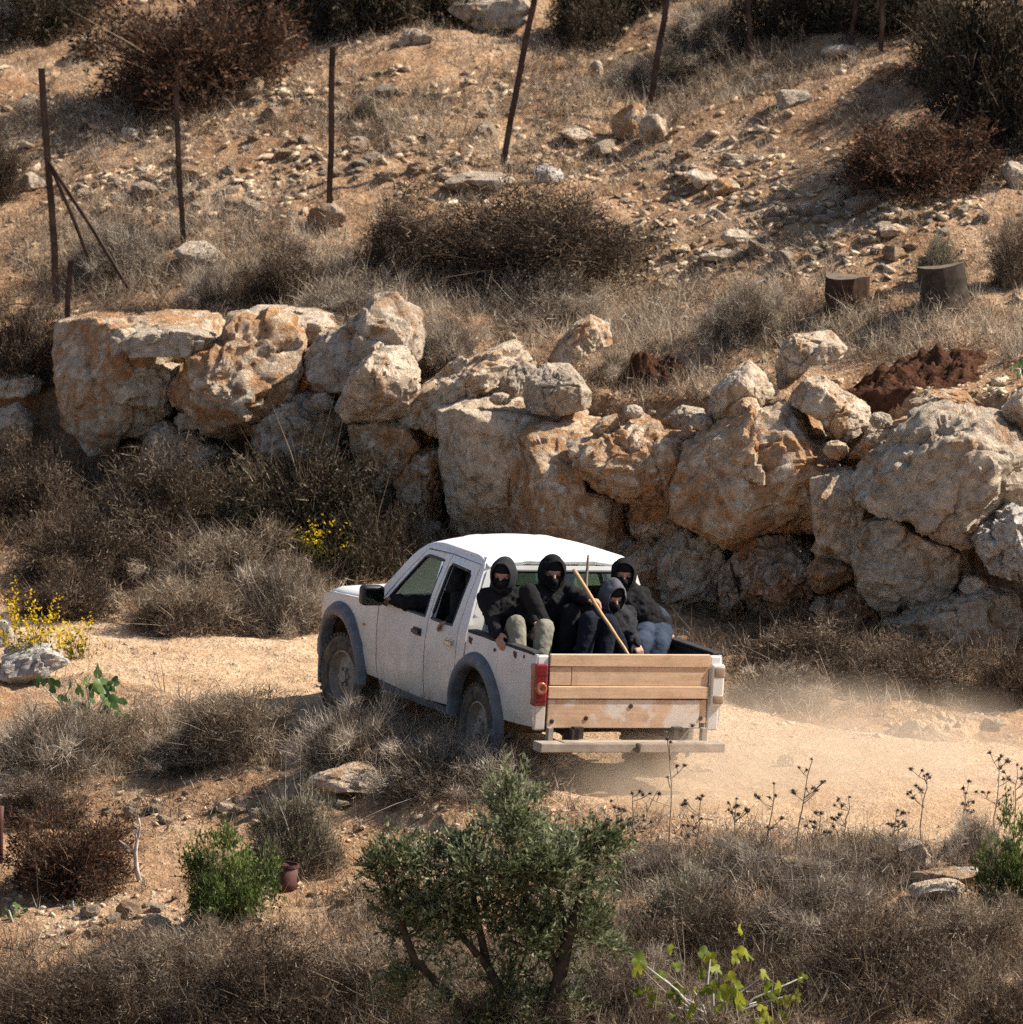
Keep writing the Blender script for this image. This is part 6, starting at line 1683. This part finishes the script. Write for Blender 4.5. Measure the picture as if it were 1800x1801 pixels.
for px, py, rx_, ry_, n, tn in PUFF:
    c = np.array(rel(px, py)); m = max(3, n // 26)
    su = unit(rng.normal(size=(m, 3))) * (rng.uniform(0.3, 1, (m, 1)) ** 0.6)
    sub = c + su * np.array([rx_ * osc, rx_ * osc * 0.8, ry_ * osc])
    k = rng.integers(0, m, n)
    u = rng.normal(size=(n, 3)) * 0.055
    tone = rng.normal(0, 0.14, m)
    C_.append(sub[k] + u); D2.append(su[k] * 0.7 + unit(u) * 0.6 + [0, 0, 0.6] + rng.normal(0, 0.25, (n, 3))); T_.append(tn + tone[k] + rng.normal(0, 0.08, n))
C_, D2, T_ = np.concatenate(C_), unit(np.concatenate(D2)), np.concatenate(T_)
n = len(C_); L = rng.uniform(0.07, 0.16, n)
tw = ribbons(C_ - D2 * (L * 0.4)[:, None], D2, L * 1.4, np.full(n, 0.005), rng.normal(0, 0.15, (n, 3)), np.clip(rng.normal(0.3, 0.15, n), 0, 1), rng)
obj('twigs', plant_mesh('twigs', tw, 'twig_dark'), None, tree)
k = 7
cc = np.repeat(C_, k, 0) + np.repeat(D2, k, 0) * (np.repeat(L, k) * rng.uniform(-0.3, 1.0, n * k))[:, None]
lv = leaves(cc, np.repeat(D2, k, 0) + rng.normal(0, 0.55, (n * k, 3)), rng.uniform(0.035, 0.07, n * k), rng.uniform(0.012, 0.021, n * k), np.repeat(T_, k) + rng.normal(0, 0.2, n * k), rng)
obj('crown', plant_mesh('crown', lv, 'olive'), None, tree)

# ------------------------------------------------------------------ thistles standing against the bright track
def thistle(px, py, top_px, top_py, seed, label):
    rng = random.Random(seed)
    b = ground(px, py); t = at(top_px, top_py, b[1])
    e = empty('thistle', tuple(b)); b = Vector(b); t = Vector(t) - b
    H = t.length
    bm = bmesh.new(); heads = [t]
    pts = [t * (k / 6) + Vector((rng.uniform(-.012, .012), rng.uniform(-.012, .012), 0)) * (k > 0) for k in range(7)]
    pts[0].z -= 0.05
    add_tube(bm, pts, [0.0075 - 0.0007 * k for k in range(7)], 5)
    for _ in range(rng.randint(5, 8)):
        f = rng.uniform(0.4, 0.95); p = t * f; a = rng.uniform(0, 6.28); l = H * rng.uniform(0.12, 0.30)
        d = Vector((math.cos(a), math.sin(a) * 0.7, rng.uniform(0.4, 1.0))).normalized()
        q = p + d * l; m = p + d * l * 0.5 - Vector((0, 0, 0.01))
        add_tube(bm, [p, m, q], [0.004, 0.0034, 0.003], 4)
        heads.append(q)
        if rng.random() < 0.6:
            q2 = m + Vector((math.cos(a + 1.2), math.sin(a + 1.2), 0.8)).normalized() * l * 0.5
            add_tube(bm, [m, q2], 0.0035, 4); heads.append(q2)
    bm_obj('stem', bm, MATS['stick_grey'], e)
    for h in heads:
        bm = bmesh.new(); r = rng.uniform(0.009, 0.015)
        add_tube(bm, [h - Vector((0, 0, r * .9)), h - Vector((0, 0, r * .3)), h + Vector((0, 0, r * .6)), h + Vector((0, 0, r))], [r * .35, r, r * .85, r * .3], 7)
        for _ in range(18):
            d = Vector((rng.gauss(0, 1), rng.gauss(0, 1), rng.gauss(0, .7))).normalized()
            s_ = d.orthogonal().normalized() * r * 0.28
            v = [bm.verts.new(h + d * r * .6 + s_), bm.verts.new(h + d * r * .6 - s_), bm.verts.new(h + d * r * rng.uniform(1.8, 3.2))]
            bm.faces.new(v)
        bm_obj('flower_head', bm, MATS['thistle'], e)
    return tag(e, label, 'thistle', 'dry thistles beside the track')
TH = [(1178, 1525, 1180, 1305, 'tall thistle nearest the olive tree'), (1395, 1515, 1428, 1335, 'tall thistle leaning right in the middle of the row'), (1480, 1525, 1495, 1402, 'short thistle right of the tall leaning one'),
      (1616, 1505, 1632, 1362, 'tall branching thistle above the half-buried stone'), (1748, 1490, 1758, 1335, 'tall thistle near the right edge'), (1115, 1530, 1112, 1395, 'thistle just right of the olive crown'),
      (1222, 1545, 1232, 1405, 'short thistle right of the one nearest the olive tree'), (1290, 1535, 1296, 1405, 'thistle with a bunch of heads left of the tall leaning one'), (1345, 1530, 1362, 1378, 'slim thistle just left of the tall leaning one'),
      (1690, 1500, 1700, 1395, 'low thistle between the branching thistle and the right edge'), (1560, 1520, 1580, 1425, 'small thistle left of the branching one'), (1440, 1545, 1446, 1430, 'small thistle at the foot of the tall leaning one'),
      (1090, 1500, 1082, 1420, 'small thistle at the near edge of the track beside the olive tree'), (1784, 1470, 1790, 1345, 'thistle cut by the right edge of the photo')]
for k, (a, b_, c, d, lab) in enumerate(TH):
    thistle(a, b_, c, d, 60 + k, lab)

# ------------------------------------------------------------------ yellow flowering plants
def bloom(px, py, wpx, hpx, label, seed, n=260, low=0.35):
    rng = np.random.default_rng(seed)
    p = ground(px, py); sc = np.linalg.norm(p - CAM) / FPX
    w, h = wpx * sc / 2, hpx * sc
    e = empty('flowering_plant', tuple(p))
    m = 46
    foot = rng.normal(0, 0.3, (m, 3)) * [w, w * 0.6, 0]
    d = np.stack([rng.normal(0, 0.45, m) * w, rng.normal(0, 0.3, m) * w, rng.uniform(0.45, 1.0, m) * h], -1); L = np.linalg.norm(d, axis=1)
    bend = rng.normal(0, 0.12, (m, 3))
    st = ribbons(foot, d, L, np.full(m, 0.007), bend, np.clip(rng.normal(0.15, 0.1, m), 0, 0.4), rng, 3)
    obj('stems', plant_mesh('stems', st, 'yellow'), None, e)
    k = rng.integers(0, m, n * 3); t = np.where(np.arange(n * 3) < n * 1.6, rng.uniform(0.72, 1.0, n * 3), rng.uniform(0.2, 0.8, n * 3))
    c = foot[k] + unit(d[k]) * (L[k] * t)[:, None] + bend[k] * (L[k] * t * t)[:, None] + rng.normal(0, 0.012, (n * 3, 3))
    fl = t > 0.72
    for nm, msk, lo, hi, ln in (('flowers', fl, 0.55, 1.0, 0.028), ('foliage', ~fl, 0.0, 0.4, 0.035)):
        q = c[msk]; z = len(q)
        obj(nm, plant_mesh(nm, leaves(q, rng.normal(size=(z, 3)) + [0, 0, .5], rng.uniform(.7, 1.3, z) * ln, rng.uniform(.7, 1.3, z) * ln * 0.6, rng.uniform(lo, hi, z), rng), 'yellow'), None, e)['kind'] = 'stuff'
    return tag(e, label, 'plant', 'yellow flowering plants')
bloom(55, 1185, 190, 150, 'yellow flowering plant beside the white rocks at the left edge', 1, 420)
bloom(135, 1165, 80, 85, 'thin yellow flowering sprigs reaching over the left end of the track', 2, 110)
bloom(555, 1010, 130, 95, 'yellow flowering plant in the dark shrub ahead of the truck', 3, 170)
bloom(350, 930, 70, 55, 'small yellowish sprigs in the dark scrub under the streaked boulder', 4, 60)
bloom(225, 795, 50, 55, 'yellow sprigs at the foot of the long flat-topped block', 5, 50)

# ------------------------------------------------------------------ lobed-leaf plants: every leaf its own part
def lobed(lobes, seed):
    N = lobes * 8; pts = []
    for k in range(N):
        a = -math.pi * 0.86 + 2 * math.pi * 0.86 * k / (N - 1)
        r = 0.55 + 0.45 * abs(math.cos(a * lobes / 3.4)) ** 0.8
        pts.append((r * math.sin(a) * 0.9, r * math.cos(a) * 0.95, 0.12 * math.sin(a * 3 + seed) * r))
    V = [(0, -0.12, 0.02)] + pts
    T = [(0, k, k + 1) for k in range(1, N)]
    me = mesh_np('leaf', np.array(V), tris=T)
    at_ = me.attributes.new('tint', 'FLOAT', 'POINT')
    at_.data.foreach_set('value', np.full(len(V), (0.75, 0.45, 0.95)[seed % 3], np.float32))
    return me
def leafy_plant(name, label, foot, spots, size, mat, seed, cat='plant'):
    rnd = random.Random(seed)
    b = Vector(ground(*foot)); e = empty(name, tuple(b))
    kinds = [lobed(5, i) for i in range(3)]
    for me in kinds:
        me.materials.append(MATS[mat])
    bm = bmesh.new()
    for i, (px, py) in enumerate(spots):
        p = Vector(at(px, py, b.y + rnd.uniform(-0.15, 0.15))) - b
        if i % 3 == 0:
            add_tube(bm, [Vector((0, 0, -0.05)), p * 0.5 + Vector((rnd.uniform(-.05, .05), 0, 0.04)), p], [0.012, 0.008, 0.004], 5)
        o = obj('leaf', kinds[rnd.randrange(3)], None, e, tuple(p))
        s = size * rnd.uniform(0.6, 1.15); o.scale = (s, s, s)
        o.rotation_euler = (rnd.uniform(0.5, 1.9), rnd.uniform(-0.9, 0.9), rnd.uniform(-1.3, 1.3))
    bm_obj('stem', bm, MATS['bark_pale'], e, True)
    return tag(e, label, cat)
rnd = random.Random(5)
VS = [(1125, 1690), (1190, 1700), (1235, 1712), (1260, 1705), (1315, 1680), (1240, 1745), (1345, 1715), (1360, 1745), (1200, 1752), (1290, 1765), (1340, 1772), (1376, 1790), (1150, 1762), (1280, 1800), (1330, 1800), (1200, 1800), (1370, 1735), (1302, 1636)]
VS += [(1250 + rnd.gauss(0, 75), 1755 + rnd.gauss(0, 35)) for _ in range(46)]
leafy_plant('vine', 'yellow-green leafy vine at the bottom right of centre', (1255, 1815), VS, 0.068, 'vine', 3)
MATS['fig'] = plant_mat('fig_leaves', [(0.0, (0.03, 0.06, 0.015)), (0.6, (0.06, 0.11, 0.03)), (1.0, (0.14, 0.20, 0.07))], 0.3, 0.22)
FSP = [(70, 1200), (95, 1205), (120, 1215), (150, 1200), (172, 1182), (190, 1215), (205, 1235), (160, 1235), (185, 1250), (140, 1245), (212, 1262), (175, 1262), (125, 1240), (190, 1232), (150, 1262), (200, 1200), (110, 1232), (165, 1215), (140, 1215), (178, 1205)]
leafy_plant('fig_sapling', 'glossy green fig sapling beside the white rock on the left', (150, 1300), FSP, 0.085, 'fig', 9)
leafy_plant('leafy_seedling', 'green leafy seedling at the left edge of the foreground', (25, 1625), [(10, 1600), (30, 1595), (45, 1605), (20, 1612), (2, 1610)], 0.055, 'fig', 10)
leafy_plant('leafy_sprout', 'tiny green sprout left of the bright green shrub', (130, 1598), [(122, 1588), (133, 1585), (140, 1592)], 0.035, 'fig', 11)
leafy_plant('wall_weed', 'green weed at the right edge above the wall', (1797, 668), [(1785, 648), (1797, 640), (1803, 655), (1792, 660)], 0.05, 'fig', 12)

# ------------------------------------------------------------------ bleached dead sticks
def dead(label, pts, r, forks=()):
    b = Vector(ground(*pts[0])); bm = bmesh.new()
    P = [Vector(at(a, c, b.y)) for a, c in pts]; P[0].z -= 0.04
    n = len(P); add_tube(bm, P, [r * (1 - 0.6 * k / (n - 1)) for k in range(n)], 7)
    for fk in forks:
        Q = [Vector(at(a, c, b.y)) for a, c in fk]; add_tube(bm, Q, [r * 0.55, r * 0.3], 6) if len(Q) == 2 else add_tube(bm, Q, [r * .55] + [r * .35] * (len(Q) - 1), 6)
    return tag(bm_obj('dead_stick', bm, MATS['bark_pale'], None, True), label, 'stick', 'bleached dead sticks')
dead('bleached white forked stick beside the dark brown dead shrub', [(248, 1550), (240, 1528), (238, 1500), (241, 1478), (238, 1460)], 0.024, [[(238, 1500), (222, 1488), (208, 1478)], [(240, 1478), (247, 1455), (244, 1440)]])
dead('pale crooked stick lying right of the olive trunk', [(1130, 1800), (1095, 1775), (1060, 1760), (1035, 1745), (1030, 1730)], 0.017, [[(1095, 1775), (1072, 1790), (1060, 1808)]])
dead('thin pale stick slanting in the dark scrub at the bottom', [(480, 1800), (470, 1775), (462, 1752)], 0.012)
dead('thin forked twig in the shade behind the low flat shrub at the left', [(40, 655), (38, 620), (45, 598)], 0.010, [[(38, 620), (28, 600), (24, 585)]])
dead('pale branching twig beside the round half-sunlit boulder', [(1085, 600), (1075, 580), (1072, 560)], 0.010, [[(1075, 580), (1090, 566), (1100, 552)]])
dead('pale upright stake in front of the russet shrub at the top left', [(437, 130), (434, 95), (436, 62)], 0.020)
p = Vector(ground(1332, 500)); bm = bmesh.new()
for v in add_box(bm, (-0.05, -0.03, 0), (0.05, 0.03, 0.035)):
    v.co += Vector((v.co.z, v.co.x * .3, v.co.x * .4))
MATS['litter'] = simple('white_plastic', (0.72, 0.74, 0.74), 0.5, 0.4, 0.1, 10)
o = bm_obj('plastic_scrap', bm, MATS['litter'], None, False, 0.01); o.location = p; tag(o, 'small white plastic scrap on the slope above the wall', 'litter')

# ------------------------------------------------------------------ dust thrown up behind the truck
def dust(name, c, size, dens, label, seed):
    v, q = CS[14]
    me = mesh_np(name, v * np.asarray(size), quads=q)
    t = NT(name + '_air'); t.n.remove(t.b)
    pv = t.new('ShaderNodeVolumePrincipled')
    pv.inputs['Color'].default_value = (0.93, 0.80, 0.64, 1); pv.inputs['Anisotropy'].default_value = 0.35
    tc = t.new('ShaderNodeTexCoord')
    sc_ = t.new('ShaderNodeVectorMath', operation='DIVIDE'); sc_.inputs[1].default_value = size
    t.link(tc.outputs['Object'], sc_.inputs[0])
    ln = t.new('ShaderNodeVectorMath', operation='LENGTH'); t.link(sc_.outputs[0], ln.inputs[0])
    fall = t.ramp(ln.outputs['Value'], [(0.15, 1.0), (0.6, 0.35), (1.0, 0.0)], 'EASE')
    n = t.noise(tc.outputs['Object'], 1.6, 3, 0.6, 0.4)
    m1 = t.new('ShaderNodeMath', operation='MULTIPLY'); t.link(fall, m1.inputs[0]); t.link(t.ramp(n, [(0.35, 0.1), (0.65, 1.0)]), m1.inputs[1])
    m2 = t.new('ShaderNodeMath', operation='MULTIPLY'); t.link(m1.outputs[0], m2.inputs[0]); m2.inputs[1].default_value = dens
    t.link(m2.outputs[0], pv.inputs['Density'])
    t.link(pv.outputs[0], t.out.inputs['Volume'])
    o = obj(name, me, t.m); o.location = c
    return tag(o, label, 'dust', kind='stuff')
dust('dust_cloud', (2.1, -0.3, 0.10), (2.7, 2.3, 0.75), 1.1, 'pale dust hanging over the track behind the truck', 1)
dust('dust_plume', (0.75, -1.25, 0.08), (1.5, 1.1, 0.50), 1.6, 'thin dust swirling under the rear bumper and wheels', 2)
SC.cycles.volume_step_rate = 3.0
SC.cycles.volume_max_steps = 48
SC.cycles.volume_bounces = 1
